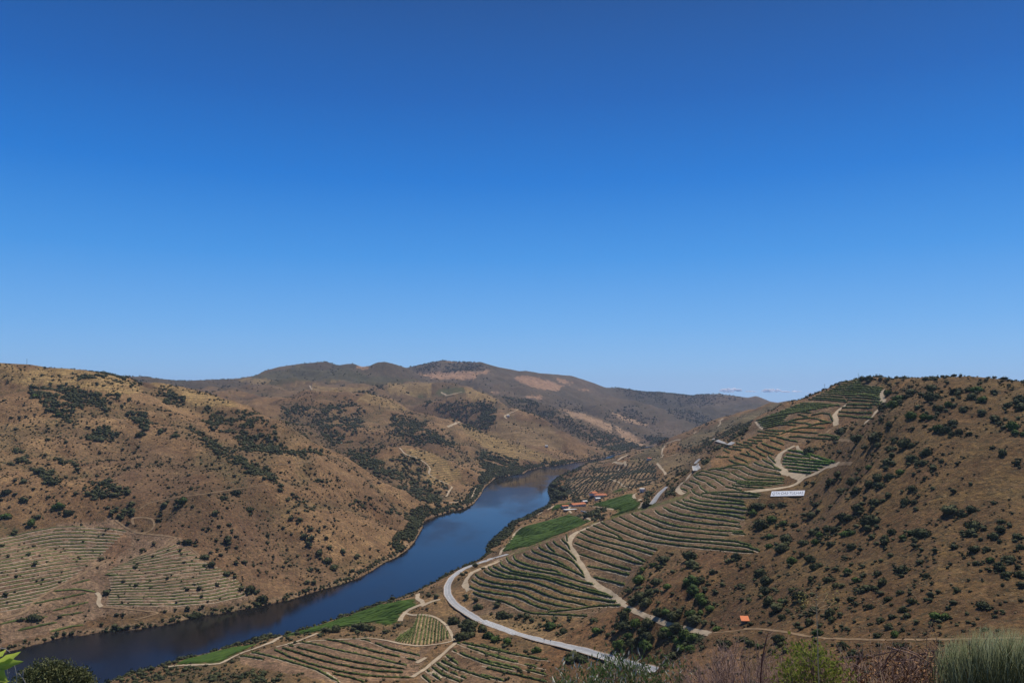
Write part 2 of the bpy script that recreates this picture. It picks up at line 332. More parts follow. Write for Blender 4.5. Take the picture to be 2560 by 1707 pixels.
class NT:
    def __init__(s, name):
        s.m = bpy.data.materials.new(name); s.m.use_nodes = True; s.n = s.m.node_tree.nodes; s.l = s.m.node_tree.links
        s.b = s.n['Principled BSDF']; s.b.inputs['Specular IOR Level'].default_value = 0.15; s.b.inputs['Roughness'].default_value = 0.95
    def N(s, t, **kw):
        q = s.n.new(t)
        for k, v in kw.items():
            if k.startswith('i_'): q.inputs[k[2:].replace('_', ' ')].default_value = v
            else: setattr(q, k, v)
        return q
    def L(s, a, b): s.l.new(a, b)
    def noise(s, scale, detail=4, rough=0.55, vec=None, dist=0.0):
        q = s.N('ShaderNodeTexNoise'); q.inputs['Scale'].default_value = scale; q.inputs['Detail'].default_value = detail; q.inputs['Roughness'].default_value = rough; q.inputs['Distortion'].default_value = dist
        if vec is not None: s.L(vec, q.inputs['Vector'])
        return q.outputs['Fac']
    def ramp(s, fac, *st):
        q = s.N('ShaderNodeValToRGB'); e = q.color_ramp.elements
        e[0].position, e[0].color = st[0][0], tuple(st[0][1]) + (1,); e[1].position, e[1].color = st[-1][0], tuple(st[-1][1]) + (1,)
        for p, c in st[1:-1]:
            x = e.new(p); x.color = tuple(c) + (1,)
        s.L(fac, q.inputs[0]); return q.outputs[0]
    def mix(s, f, a, b, mode='MIX'):
        q = s.N('ShaderNodeMixRGB', blend_type=mode)
        for i, v in ((0, f), (1, a), (2, b)):
            if hasattr(v, 'links'): s.L(v, q.inputs[i])
            else: q.inputs[i].default_value = v if i == 0 else (tuple(v) + (1,) if len(v) == 3 else v)
        return q.outputs[0]
    def math(s, op, a, b=0.0, c=None):
        q = s.N('ShaderNodeMath', operation=op)
        for i, v in ((0, a), (1, b)) + (((2, c),) if c is not None else ()):
            if hasattr(v, 'links'): s.L(v, q.inputs[i])
            else: q.inputs[i].default_value = v
        return q.outputs[0]
    def pos(s): return s.N('ShaderNodeNewGeometry').outputs['Position']
    def obj(s): return s.N('ShaderNodeTexCoord').outputs['Object']
    def base(s, c):
        if hasattr(c, 'links'): s.L(c, s.b.inputs['Base Color'])
        else: s.b.inputs['Base Color'].default_value = tuple(c) + (1,)
    def bump(s, h, strength=0.5, dist=1.0):
        q = s.N('ShaderNodeBump'); q.inputs['Strength'].default_value = strength; q.inputs['Distance'].default_value = dist
        s.L(h, q.inputs['Height']); s.L(q.outputs[0], s.b.inputs['Normal'])
def plain(name, c, rough=0.85, var=0.25, scale=3.0, spec=0.2, bump=0.0):
    c = tuple(v * .74 for v in c)
    t = NT(name); n = t.noise(scale, 5, 0.6, t.obj())
    lo = tuple(v * (1 - var) for v in c); hi = tuple(min(v * (1 + var), 1) for v in c)
    t.base(t.ramp(n, (0.3, lo), (0.7, hi))); t.b.inputs['Roughness'].default_value = rough; t.b.inputs['Specular IOR Level'].default_value = spec
    if bump: t.bump(n, bump, 0.05)
    return t.m
def leafy(name, dark, light, scale=0.6, trans=0.0):
    """foliage: tone varies by object, by place and inside the crown's own leaf clusters"""
    t = NT(name); n = t.noise(scale, 4, 0.6, t.pos()); r = t.N('ShaderNodeObjectInfo').outputs['Random']
    f = t.math('ADD', t.math('MULTIPLY', n, 1.15), t.math('MULTIPLY', t.math('SUBTRACT', r, 0.5), 0.35))
    t.base(t.ramp(f, (0.30, dark), (0.85, light))); t.b.inputs['Roughness'].default_value = 0.8
    if trans:
        tr = t.N('ShaderNodeBsdfTranslucent'); t.L(t.b.inputs['Base Color'].links[0].from_socket, tr.inputs['Color'])
        mx = t.N('ShaderNodeMixShader'); mx.inputs[0].default_value = trans
        t.L(t.b.outputs[0], mx.inputs[1]); t.L(tr.outputs[0], mx.inputs[2]); t.L(mx.outputs[0], t.n['Material Output'].inputs['Surface'])
    return t.m
M = {}
M['shrub'] = leafy('dark_shrub', (.020, .028, .009), (.082, .084, .030), 0.35)
M['scrub'] = leafy('scrub', (.022, .029, .010), (.080, .072, .028), 0.11)
M['thicket'] = leafy('thicket', (.024, .033, .012), (.100, .098, .038), 0.12)
M['broad'] = leafy('bright_shrub', (.028, .050, .010), (.085, .125, .022), 0.6)
M['vine'] = leafy('vine_leaves', (.036, .050, .010), (.118, .138, .034), 0.45)
M['field'] = leafy('field_vine_leaves', (.032, .066, .008), (.080, .135, .016), 0.10)
M['olive'] = leafy('olive_leaves', (.032, .042, .024), (.085, .10, .062), 0.5)
M['track'] = plain('dirt_track', (.50, .39, .26), 0.95, 0.22, 0.25, 0.1, 0.3)
M['path'] = plain('foot_path', (.27, .18, .10), 0.95, 0.35, 0.2, 0.1)
M['terrace'] = plain('terrace_path', (.40, .31, .21), 0.95, 0.4, 0.4, 0.1)
M['asphalt'] = plain('asphalt', (.40, .395, .39), 0.9, 0.12, 0.35, 0.2)
M['shoulder'] = plain('road_shoulder', (.46, .34, .24), 0.95, 0.25, 0.3, 0.1)
M['line'] = plain('road_paint', (.75, .75, .73), 0.8, 0.08, 1.0)
M['white'] = plain('white_plaster', (.75, .74, .71), 0.85, 0.08, 0.6)
M['sign'] = plain('white_signboard', (1.12, 1.12, 1.12), 0.7, 0.05, 0.4)
M['letter'] = plain('grey_letters', (.30, .29, .33), 0.8, 0.1, 1.0)
M['tile'] = plain('terracotta_tiles', (.58, .20, .09), 0.85, 0.25, 1.5, 0.2, 0.5)
M['orange'] = plain('orange_roof', (.90, .28, .11), 0.8, 0.12, 1.2)
M['stone'] = plain('stone_wall', (.30, .23, .17), 0.95, 0.35, 1.5, 0.1, 0.5)
M['glass'] = plain('window_glass', (.03, .035, .045), 0.15, 0.1, 1.0, 0.5)
M['wood'] = plain('brown_wood', (.14, .08, .045), 0.8, 0.3, 3.0)
M['metal'] = plain('grey_metal', (.22, .23, .24), 0.5, 0.1, 2.0, 0.5)
M['bark'] = plain('bark', (.13, .10, .07), 0.95, 0.35, 4.0, 0.1)
M['rock'] = plain('pale_rock', (.50, .44, .37), 0.95, 0.35, 2.5, 0.1, 0.8)

# ground
t = NT('hillside_ground'); at = t.N('ShaderNodeAttribute', attribute_name='soil').outputs['Color']
mk = t.N('ShaderNodeAttribute', attribute_name='mask'); sep = t.N('ShaderNodeSeparateColor'); t.L(mk.outputs['Color'], sep.inputs[0])
P_ = t.pos(); fine = t.noise(0.35, 8, 0.72, P_); mid = t.noise(0.045, 6, 0.65, P_); tuft = t.noise(1.1, 5, 0.7, P_)
c = t.mix(1.0, at, t.ramp(fine, (0.32, (.34, .32, .30)), (0.5, (1.0, .99, .97)), (0.68, (1.9, 1.8, 1.55))), 'MULTIPLY')
c = t.mix(1.0, c, t.ramp(mid, (0.32, (.62, .57, .54)), (0.5, (.98, .97, .95)), (0.68, (1.35, 1.38, 1.30))), 'MULTIPLY')
c = t.mix(t.ramp(tuft, (0.53, (0, 0, 0)), (0.64, (.6, .6, .6))), c, (.045, .046, .018))
t2 = t.noise(0.22, 5, 0.75, P_, 0.6); c = t.mix(t.ramp(t2, (0.54, (0, 0, 0)), (0.61, (.8, .8, .8))), c, t.ramp(t.noise(0.06, 3, 0.5, P_), (0.35, (.040, .038, .016)), (0.65, (.075, .052, .026))))
t3 = t.noise(0.12, 6, 0.8, P_, 0.4); c = t.mix(t.ramp(t3, (0.56, (0, 0, 0)), (0.66, (.55, .55, .55))), c, (.20, .105, .055))
t4 = t.noise(0.55, 5, 0.7, P_, 0.3); c = t.mix(t.ramp(t4, (0.58, (0, 0, 0)), (0.68, (.6, .6, .6))), c, (.30, .215, .115))
# low grey-green scrub, too far off to tell apart
vo = t.N('ShaderNodeTexVoronoi'); vo.inputs['Scale'].default_value = 0.16; t.L(P_, vo.inputs['Vector'])
thr = t.math('SUBTRACT', t.math('MULTIPLY', sep.outputs[1], 0.85), t.math('MULTIPLY', t.noise(0.02, 4, 0.6, P_), 0.5))
spk = t.math('LESS_THAN', vo.outputs['Distance'], thr)
c = t.mix(spk, c, t.ramp(t.noise(0.05, 3, 0.5, P_), (0.3, (.020, .028, .012)), (0.7, (.050, .052, .022))))
# contour terraces: dark strips of vines on level benches
sx = t.N('ShaderNodeSeparateXYZ'); t.L(P_, sx.inputs[0])
zz = t.math('ADD', sx.outputs[2], t.math('MULTIPLY', t.noise(0.02, 3, 0.5, P_), 6.0))
w1 = t.math('FRACT', t.math('MULTIPLY', zz, 0.22))
st = t.math('LESS_THAN', w1, 0.38); st = t.math('MULTIPLY', st, sep.outputs[0])
c = t.mix(t.math('MULTIPLY', st, 0.75), c, t.ramp(t.noise(0.25, 4, 0.7, P_), (0.35, (.026, .038, .012)), (0.65, (.10, .075, .04))))
t.base(c); t.bump(t.math('ADD', fine, t.math('MULTIPLY', mid, 1.5)), 0.9, 2.2)
M['ground'] = t.m
# river
t = NT('river_water'); P_ = t.pos()
mp = t.N('ShaderNodeMapping'); mp.inputs['Scale'].default_value = (1, 0.35, 1); t.L(P_, mp.inputs['Vector'])
patch = t.noise(0.006, 4, 0.55, mp.outputs[0]); rip = t.noise(1.2, 4, 0.6, P_)
t.base((.009, .008, .007)); t.b.inputs['Specular IOR Level'].default_value = 0.5; t.b.inputs['IOR'].default_value = 1.17
t.L(t.ramp(patch, (0.42, (.035,) * 3), (0.56, (.20,) * 3)), t.b.inputs['Roughness']); t.bump(rip, 0.05, 0.25)
M['water'] = t.m
# ------------------------------------------------------------------ ground colours, by place
def inpoly(px, py, poly):
    ins = np.zeros(px.shape, bool); n = len(poly)
    for i in range(n):
        ax, ay = poly[i]; bx, by = poly[(i + 1) % n]
        if ay == by: continue
        ins ^= ((ay > py) != (by > py)) & (px < (bx - ax) * (py - ay) / (by - ay) + ax)
    return ins
n1 = fbm(XX / 260, YY / 260, 4) ; n2 = fbm(XX / 60 + 40, YY / 60, 4); n3 = fbm(XX / 900 + 3, YY / 900, 3)
def lerp3(a, b, f): f = np.clip(f, 0, 1)[..., None]; return np.array(a) * (1 - f) + np.array(b) * f
soil = lerp3((.205, .118, .060), (.325, .205, .105), 0.5 + 0.9 * n1 + 0.5 * n2)
soil = lerp3((0, 0, 0), (1, 1, 1), 0 * n1) + soil
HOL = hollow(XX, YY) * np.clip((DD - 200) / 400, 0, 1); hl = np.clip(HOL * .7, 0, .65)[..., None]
soil = soil * (1 - hl) + np.array((.105, .088, .042)) * hl  # gully beds darker and greener: plant cover, plus slope shade painted into the soil
dk = np.clip(-n1 * 1.4 + n2 * 0.5 - 0.1, 0, 0.6)[..., None]; soil = soil * (1 - dk) + np.array((.120, .072, .042)) * dk
fb = np.clip((DD - 3200) / 1100, 0, .92)[..., None]                 # far mountains: heath and burnt slopes
heath = lerp3((.055, .052, .036), (.150, .108, .074), 0.45 + 1.0 * n3 + 0.5 * n1)
soil = soil * (1 - fb) + heath * fb
stripe = np.zeros(DD.shape); speck = np.clip(0.18 + 0.5 * HOL + 0.35 * n1 + 0.25 * np.clip((DD - 1300) / 800, 0, 1), 0, 0.6) * (DD > 900)
grad = np.abs(np.gradient(ZZ, axis=0))                            # (kept for gullies)
JX = PXG + 5 * n2 / 0.6; JY = PYG + 4 * fbm(XX / 45, YY / 45 + 70, 3)
TAN = (.36, .24, .125); GOLD = (.44, .30, .13); PINK = (.44, .27, .17); BANK = (.215, .145, .095); GREEN = (.085, .115, .022); ORANGE = (.33, .185, .08)
def zone(txt, d0, d1, colr, f=1.0, stp=None, spk=None):
    for poly in parse(txt):
        xs = [p[0] for p in poly]; ys = [p[1] for p in poly]
        sel = (JX > min(xs)) & (JX < max(xs)) & (JY > min(ys)) & (JY < max(ys)) & (DD > d0) & (DD < d1) & (TG >= RUNMAX - 0.004)
        i = np.nonzero(sel)
        ok = inpoly(JX[i], JY[i], poly); i = (i[0][ok], i[1][ok])
        if colr is not None: soil[i] = soil[i] * (1 - f) + np.array(colr) * f
        if stp is not None: stripe[i] = stp
        if spk is not None: speck[i] = spk
zone("3: 1480,250 1640,225 1760,238 1860,220 1965,235 2070,215 2070,245 1975,252 1955,295 1640,290 1560,270; 3: 950,185 1060,180 1070,210 970,205; 5: 290,280 350,262 480,275 700,350 640,392 500,375 330,320; 5: 620,285 720,300 765,335 740,345 640,300; 5: 790,365 910,390 880,398; 3: 2050,395 2150,400 2140,420; 5: 390,430 530,440 530,460 400,450", 3500, 9000, PINK, .95, 0, 0)
zone("3: 1690,140 1960,150 1960,158 1700,152; 5: 900,240 1060,330 1000,330", 3500, 9000, PINK, .6, 0, 0)
zone("5: 640,540 870,580 1090,670 1110,740 1000,690 700,570; 5: 1070,560 1400,660 1420,690 1200,640; 5: 1100,660 1250,740 1370,850 1320,850 1200,790; 5: 1240,790 1320,800 1390,855 1300,835", 2400, 7000, (.46, .31, .20), .9, 0, 0)
zone("3: 90,272 500,180 700,220 900,200 1060,260 1500,300 1100,350 850,305 500,310 300,345 150,330", 3600, 9000, (.075, .080, .040), .75, 0, .45)
zone("3: 1620,380 1870,360 1870,395 1740,430 1640,430; 3: 1280,385 1380,395 1540,440 1500,440", 2400, 9000, (.08, .10, .04), .85, 0.3, 0)
zone("3: 980,470 1060,400 1290,480 1430,565 1300,540; 3: 600,340 850,370 1100,350 1000,400 600,390; 3: 1220,325 1600,320 1600,440 1250,420; 3: 1860,365 1960,365 2170,480 1900,460; 3: 0,285 300,290 200,340 0,310; 3: 300,345 760,305 850,310 500,325", 2000, 5200, GOLD, .65, .5, 0.05)
zone("5: 130,620 500,660 720,800 680,880 300,830 60,740", 2200, 4500, TAN, .7, .8, .05)
zone("3: 1830,655 2335,840 2335,1020 2100,900 1850,720; 5: 0,745 400,870 740,990 640,990 300,960 0,850", 2000, 3300, GOLD, .65, .75, .05)
zone("3: 1340,860 1600,900 1850,1060 1850,1110 1740,1170 1560,1060 1580,1000 1400,930; 3: 1440,1110 1560,1070 1720,1170 1650,1180", 1500, 2300, GOLD, .75, .85, 0)
zone("5: 1180,1000 1350,890 1540,830 1530,900 1500,990; 5: 1680,800 2000,650 2335,560 2335,640 2000,720 1940,800 1680,890 1650,850; A: 0,830 700,600 860,510 1100,500 1100,650 700,740 300,900 0,960", 1800, 3300, (.20, .16, .095), .85, .9, .05)
zone("5: 1520,890 1600,800 1670,800 1660,890 1540,950", 1800, 3300, ORANGE, .6, 0, .3)
zone("B: 480,650 780,540 1180,570 1000,640 1000,760 800,800 600,840", 1000, 3000, (.27, .20, .11), .7, .35, .1)
zone("1: 0,160 220,210 600,205 870,240 1100,310 1190,400 1000,420 830,400 700,370 540,340 420,345 180,340 0,280", 1200, 2300, GOLD, .8, .45, 0)
zone("1: 1230,320 1400,330 1800,430 2030,520 1640,510 1540,450", 1500, 2300, GOLD, .85, .45, 0)
zone("2: 0,350 500,240 950,190 1100,290 1300,330 1500,350 1700,500 2150,850 2000,900 1600,960 900,1000 500,1120 0,1250", 600, 1400, (.29, .20, .14), .75, 0, .02)
zone("2: 880,260 1100,330 1100,420 960,560 900,520 870,380", 600, 1400, (.23, .125, .07), .6, 0, .1)
zone("6: -800,1568 -500,1350 0,1000 1200,930 1100,880 0,520 730,280 1100,170 1450,50 1760,0 2230,60 2240,300 2340,480 1480,430 1230,760 1160,850 1180,930 900,1020 0,830", 450, 1000, BANK, .85, 0, 0)
zone("B: 430,1310 860,1130 770,1050 870,970 940,850 1180,760 1270,620 1560,440 2000,200 1900,60 2340,-150 2340,1100 1980,1180 1780,1260 1700,1568 0,1568", 500, 1500, BANK, .85, 0, 0)
zone("7: 950,285 1165,375 1165,500 1000,660 830,660 780,790 440,830 260,900 0,1000 0,760 80,630 480,480 700,385", 500, 1500, BANK, .8, 0, 0)
zone("B: 1250,640 1560,440 2200,130 2340,230 2340,500 2190,570 1900,660 1700,710 1450,740 1250,780; A: 1000,880 1250,690 1600,665 1760,790 1640,900 1200,990 1000,1000", 500, 1500, ORANGE, .7, 0, 0)
zone("4: 940,1190 1250,1200 1510,1340 1560,1360 1450,1530 830,1568 0,1400 0,1330 400,1250", 400, 900, (.31, .20, .14), .7, 0, 0)
zone("4: 1820,1230 2350,1340 2350,1568 1500,1568 1480,1520", 400, 900, (.24, .155, .10), .7, 0, 0)
zone("4: 1480,990 1640,1015 1740,1100 1790,1190 1500,1250 1280,1215 1340,1150 1450,1080", 400, 900, (.40, .31, .19), .85, 0, 0)
GREENF = "C: 60,1530 270,1260 380,1160 1080,970 1400,1060 1180,1160 900,1270 500,1430; C: 1380,830 1700,740 2000,660 2010,720 2110,780 2120,840 2060,900 1700,1000 1640,1010 1800,930 1560,860; C: 780,930 850,830 1100,800 1050,860 920,890; 4: 350,1175 750,1065 1200,910 1450,862 1500,910 1360,980 1330,1050 1250,1085 1100,1060 800,1110 500,1160; C: 1560,655 1900,580 2000,590 1640,670; C: 1580,185 1720,150 1760,190 1700,210; 2: 1450,1415 1560,1375 1900,1285 2160,1240 1950,1335 1850,1395"
zone(GREENF, 450, 2400, GREEN, .9, 0, 0)
zone("C: 60,1568 500,1440 900,1275 1180,1165 1500,1060 1640,1010 1900,930 2340,790 2340,860 1900,960 1560,1080 1180,1180 900,1300 500,1470 300,1560; B: 0,1440 400,1300 860,1150 1000,1060 1300,930 1540,810 1850,640 1860,670 1560,850 1300,960 1020,1090 860,1200 420,1340", 450, 1500, GREEN, .6, 0, 0)
zone("C: 380,1130 500,1040 800,930 1050,900 1060,930 700,1040 420,1130; 6: 0,1000 300,1000 700,1130 1200,1300 1390,1450 900,1300 300,1140", 450, 1500, TAN, .5, 0, 0)
zone("C: 1040,720 1000,560 1050,460 1230,350 1500,290 1850,240 2150,190 2340,260 2340,480 2200,560 2000,590 1600,600 1400,670 1200,760", 1000, 3000, (.31, .225, .14), .8, 0, 0)
zone("1: 300,700 600,680 1100,760 1500,900 1650,1150 1500,1400 1200,1300 900,1130 640,1000; 2: 1550,100 2350,150 2350,600 2150,800 1900,620 1550,350 1350,300; 4: 0,200 700,400 900,700 500,820 250,860 0,780", 650, 1500, (.185, .112, .068), .5)
zone("3: 1060,1000 1400,900 1560,1000 1400,1100; 1: 1250,520 1700,700 2000,1000 1900,1000 1500,760", 900, 2300, (.16, .115, .06), .5)
zone("3: 640,830 840,940 930,1000 1060,1100 1250,1180 1400,1240 1480,1310 1560,1290 1560,1090 1300,1100 1100,1040 950,900 760,880; 3: 330,520 720,520 780,850 640,830 400,690", 1450, 3200, (.12, .085, .05), .55, 0, .4)
zone("8: 0,-600 600,-1000 2350,-1200 2350,1568 0,1568", 150, 800, (.17, .112, .052), .8, 0, 0)
rh = (inpoly(PXG, PYG, [(1880, 1300), (2150, 930), (2700, 930), (2700, 1800), (1350, 1800), (1350, 1640), (1560, 1480), (1720, 1400)]) & (DD > 200) & (DD < 950))
gf = np.clip(.35 + 1.3 * fbm(XX / 45, YY / 45 + 9, 4) + .25 * (PXG - 2100) / 450 - .25 * (PYG - 1200) / 300, 0, 1)[..., None] * rh[..., None]
soil = soil * (1 - gf * .6) + np.array((.30, .225, .095)) * gf * .5
soil = soil * np.array((.765, .735, .70)) * (1 - np.stack([.02 * rh, .12 * rh, .16 * rh], -1)) * (1 - .14 * np.clip((DD - 1500) / 900, 0, 1)[..., None]) * (1 - .20 * rh[..., None])
soil[DD < 60] = soil[DD < 60] * .4 + np.array((.36, .28, .18)) * .6
shore = np.clip(1 - np.abs(SD - 3) / 5, 0, 1)[..., None] * (SD > -2)[..., None]; soil = soil * (1 - .5 * shore) + np.array((.30, .22, .15)) * .5 * shore
ni, nj = len(ug), len(vg)
idx = np.arange(ni * nj).reshape(ni, nj)
Fq = np.stack([idx[:-1, :-1], idx[1:, :-1], idx[1:, 1:], idx[:-1, 1:]], -1).reshape(-1, 4)
one = np.ones(DD.shape)
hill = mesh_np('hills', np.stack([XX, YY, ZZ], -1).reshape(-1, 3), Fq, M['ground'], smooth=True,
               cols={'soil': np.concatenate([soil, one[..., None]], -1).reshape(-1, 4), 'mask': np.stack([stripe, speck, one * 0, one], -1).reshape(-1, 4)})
tag(hill, kind='structure')
# river: one sheet of still water, the ground rises through it at the banks
gx = np.linspace(-1500, 2200, 60); gy = np.linspace(200, 4400, 60)
GX, GY = np.meshgrid(gx, gy, indexing='ij'); ii = np.arange(3600).reshape(60, 60)
riv = mesh_np('river', np.stack([GX, GY, GX * 0], -1).reshape(-1, 3), np.stack([ii[:-1, :-1], ii[1:, :-1], ii[1:, 1:], ii[:-1, 1:]], -1).reshape(-1, 4), M['water'])
tag(riv, kind='structure')

# ------------------------------------------------------------------ lines draped on the ground
def trace(pl, dmin=250.0, dmax=5000.0, step=5.0, jump=0.10):
    """photo polyline -> list of ground polylines (broken where a crest hides the way)"""
    outs = [[]]; last = None
    for q in dens(pl, step):
        h = hit(q[0], q[1], dmin, dmax)
        if h is None: continue
        if last is not None and abs(h[3] - last) / last > jump:
            outs.append([])
        outs[-1].append(h[:2]); last = h[3]
    return [np.array(o) for o in outs if len(o) >= 2]
def resample(w, ds, smooth=2):
    w = np.asarray(w, float)
    seg = np.hypot(*np.diff(w, axis=0).T); keep = np.concatenate([[True], seg > 1e-3]); w = w[keep]
    if len(w) < 2: return None
    s = np.concatenate([[0], np.cumsum(np.hypot(*np.diff(w, axis=0).T))])
    if s[-1] < ds * 2: return None
    q = np.linspace(0, s[-1], max(3, int(s[-1] / ds) + 1))
    r = np.stack([np.interp(q, s, w[:, 0]), np.interp(q, s, w[:, 1])], -1)
    for _ in range(smooth):
        r[1:-1] = 0.25 * r[:-2] + 0.5 * r[1:-1] + 0.25 * r[2:]
    return r
def normals2(r):
    d = np.gradient(r, axis=0); d /= np.hypot(d[:, 0], d[:, 1])[:, None] + 1e-9
    return np.stack([-d[:, 1], d[:, 0]], -1), d
def strip_vf(r, offs, lift, flat=False, wob=0.0, base=0):
    n, _ = normals2(r); m = len(offs); V = []
    zc = gz(r[:, 0], r[:, 1]) if flat else None
    if flat:
        for _ in range(6): zc[1:-1] = (zc[:-2] + zc[1:-1] + zc[2:]) / 3
    for k, o in enumerate(offs):
        oo = o * (1 + (wob * perlin(r[:, 0] / 9 + k * 3.3, r[:, 1] / 9) if wob else 0))
        p = r + n * (oo[:, None] if wob else o)
        g = gz(p[:, 0], p[:, 1])
        z = np.maximum(g, zc) if flat else g
        V.append(np.concatenate([p, (z + lift)[:, None]], 1))
    V = np.stack(V, 1).reshape(-1, 3); L = len(r); a = np.arange(L * m).reshape(L, m) + base
    return V, np.stack([a[:-1, :-1], a[1:, :-1], a[1:, 1:], a[:-1, 1:]], -1).reshape(-1, 4)
def strips(name, polys, width, lift, mat, ds=4.0, wob=0.25, flat=False, n=5, smooth=2, offs=None):
    VV_, FF_, b = [], [], 0
    for r in polys:
        r = resample(r, ds, smooth)
        if r is None: continue
        V, F = strip_vf(r, np.linspace(-width / 2, width / 2, n) if offs is None else offs, lift, flat, wob, b)
        VV_.append(V); FF_.append(F); b += len(V)
    if not VV_: return None
    return mesh_np(name, np.concatenate(VV_), np.concatenate(FF_), mat, smooth=True)
WAYS = []
TRACKS = [(5.5, "6: 1030,212 950,240 870,280 810,300 770,340 745,380 750,420 780,470 810,510 830,560 870,620 900,680 950,730 1050,790 1140,860 1200,910"),
 (3.0, "6: 1200,910 1300,965 1400,1010 1500,1050 1620,1085 1750,1115 1850,1135 1930,1155"), (1.7, "6: 1920,1153 2000,1150 2150,1125 2300,1110; 8: 0,1110 150,1115 350,1140 500,1170 700,1195 1000,1203 1200,1207 1500,1203 1900,1198 2330,1190"),
 (5.5, "4: 2190,530 2120,570 2010,612 1950,640 1905,690 1885,740 1925,790"), (2.2, "6: 0,600 150,540 330,460"),
 (5.0, "B: 870,1140 830,1130 785,1080 785,1030 860,980 930,920 950,860 1000,825"),
 (6.5, "A: 1210,1140 1100,1190 1000,1250 960,1330 955,1400 990,1470 1060,1520 1150,1560; 7: 380,1070 430,1095 490,1120 470,1150 400,1185 250,1210 100,1225 0,1235"),
 (3.5, "7: 490,1120 600,1080 700,1020 790,1000"), (2.4, "7: 780,1002 850,996 900,998; 7: 690,740 720,705 790,690; 7: 790,800 930,806"), (5.5, "7: 860,500 800,540 755,590 765,640 770,680"),
 (4.5, "7: 1165,380 1135,430 1165,480 1160,500; 7: 1115,545 1080,600 1040,640 1000,665"), (3.0, "7: 440,850 460,890 500,900"),
 (3.5, "7: 85,635 160,710"), (4.0, "C: 60,1560 90,1480 190,1410 250,1320 270,1240 370,1160"), (4.5, "C: 780,1065 720,1110 685,1180 690,1240 710,1290"),
 (5.0, "C: 2080,880 2140,840 2150,790 2090,750 2010,720 2010,680 2070,655"), (3.5, "C: 1360,850 1550,870 1720,900; C: 1240,920 1400,950; C: 1280,1000 1390,1050"),
 (4.0, "C: 1620,430 1700,470 1830,510 1840,550 1970,575"), (7.0, "C: 1930,100 1850,130 1780,180 1720,205; C: 1720,205 1900,235 1905,260; C: 1890,190 1880,220"), (4.0, "C: 1800,300 1790,340"),
 (4.0, "C: 1100,950 1060,900 1080,860 1130,845; C: 600,975 680,935; C: 750,905 860,840"),
 (5.0, "B: 480,690 560,780 620,850"), (3.0, "B: 2030,190 1900,60"), (4.5, "B: 570,560 545,600 560,500 620,400 760,350 830,345; B: 1010,260 1060,225; B: 1370,150 1415,110 1400,80 1450,40"),
 (3.6, "4: 0,1320 130,1280 280,1220 340,1180; 2: 2350,1180 2270,1230 2100,1290 1950,1350 1850,1408 1700,1415 1500,1420 1380,1435"),
 (2.4, "4: 300,1268 480,1220 650,1150; 4: 380,1262 600,1215 900,1200 1100,1190 1250,1215 1350,1240 1500,1260 1650,1245 1800,1215 1775,1160 1730,1080 1650,1020 1560,995 1440,1000 1370,975"),
 (4.2, "4: 1345,1050 1360,1000 1430,940 1550,905 1490,860 1490,820; 4: 1520,925 1600,885 1680,868"), (3.2, "4: 1810,1230 1700,1330 1580,1430 1480,1500 1440,1520; 4: 720,1480 760,1510 830,1565; 4: 1560,1355 1480,1400; 4: 1600,1475 1680,1530"),
 (2.6, "2: 0,1030 150,1000 230,960 300,880 430,790 550,730 650,680 780,600 880,545; 2: 970,200 1050,260 1130,305 1200,315 1270,290 1300,240 1280,190 1180,178 1100,185 1120,240; 2: 1200,315 1350,330 1490,350 1400,420 1280,470 1130,520"),
 (1.8, "2: 1500,360 1640,470 1760,570 1870,650 1990,750 2130,830 2140,870; 1: 900,590 1000,640 1110,690 1200,740"), (3.8, "2: 810,810 850,840 815,890 850,930"), (2.0, "2: 850,930 1050,945 1350,980 1130,1040"),
 (4.0, "3: 1330,865 1380,920 1480,950 1560,1000 1590,1040 1570,1080 1640,1130 1740,1170 1770,1190 1720,1270 1640,1275; 3: 1970,1200 1930,1290 1800,1320 1670,1325"),
 (7.0, "3: 580,345 600,380; 3: 1390,520 1400,540; 5: 320,545 210,595 205,610 225,622; 3: 1830,650 1730,690; 5: 1990,640 2030,620; 3: 1680,400 1720,430 1850,400"),
 (1.5, "1: 1160,1380 1230,1330 1400,1290 1640,1260 1900,1220 2250,1170; 3: 170,1010 440,1000 580,985; 3: 580,950 800,940")]
for k, (w_, txt) in enumerate(TRACKS):
    pls = [a for pl in parse(txt) for a in trace(pl)]
    WAYS += [(resample(a, 3.0, 1), w_ / 2 + .8) for a in pls]
    o = strips('dirt_track', pls, w_ * .92, 0.14 + 0.008 * k, M['track'] if w_ > 2.8 or k in (24, 25, 26) else M['path'], ds=3.0, wob=.45)
    if o: tag(o, kind='structure')
# the asphalt road with its painted lines
ROAD = ["4: 2250,488 2160,512 2080,537 1960,578 1850,627 1775,690 1738,760 1742,830 1790,900 1870,960 2000,1040 2150,1100 2340,1168; 6: 10,1042 150,1090 300,1150 500,1210 700,1257 900,1310 1050,1360 1200,1405 1390,1455 1470,1475",
        "B: 415,1290 490,1190 540,1125 640,1035", "B: 1065,800 1045,730 1062,665 1110,625", "B: 1290,345 1330,330; B: 1350,360 1450,395 1575,422"]
for ri, txt in enumerate(ROAD):
    joined = sum(parse(txt), []) if ri == 0 else None
    pls = trace(joined, jump=.3) if joined else [a for pl in parse(txt) for a in trace(pl, jump=.3)]
    WAYS += [(resample(a, 3.0, 5), 6.5) for a in pls]
    W2 = 5.6 if ri < 1 else 7.6
    a = strips('road', pls, W2 + 1.2, 0.16, M['shoulder'], 3.0, 0.12, True, 7, 5); tag(a, kind='structure')
    a = strips('road', pls, W2, 0.26, M["asphalt"], 3.0, 0, True, 5, 5); tag(a, kind='structure')
    for off in (-W2 / 2 + .35, -.12, W2 / 2 - .35):
        a = strips('road_marking', pls, 0, 0.28, M["line"], 3.0, 0, True, 2, 5, offs=[off - .11, off + .11])
        if a: tag(a, kind='structure')
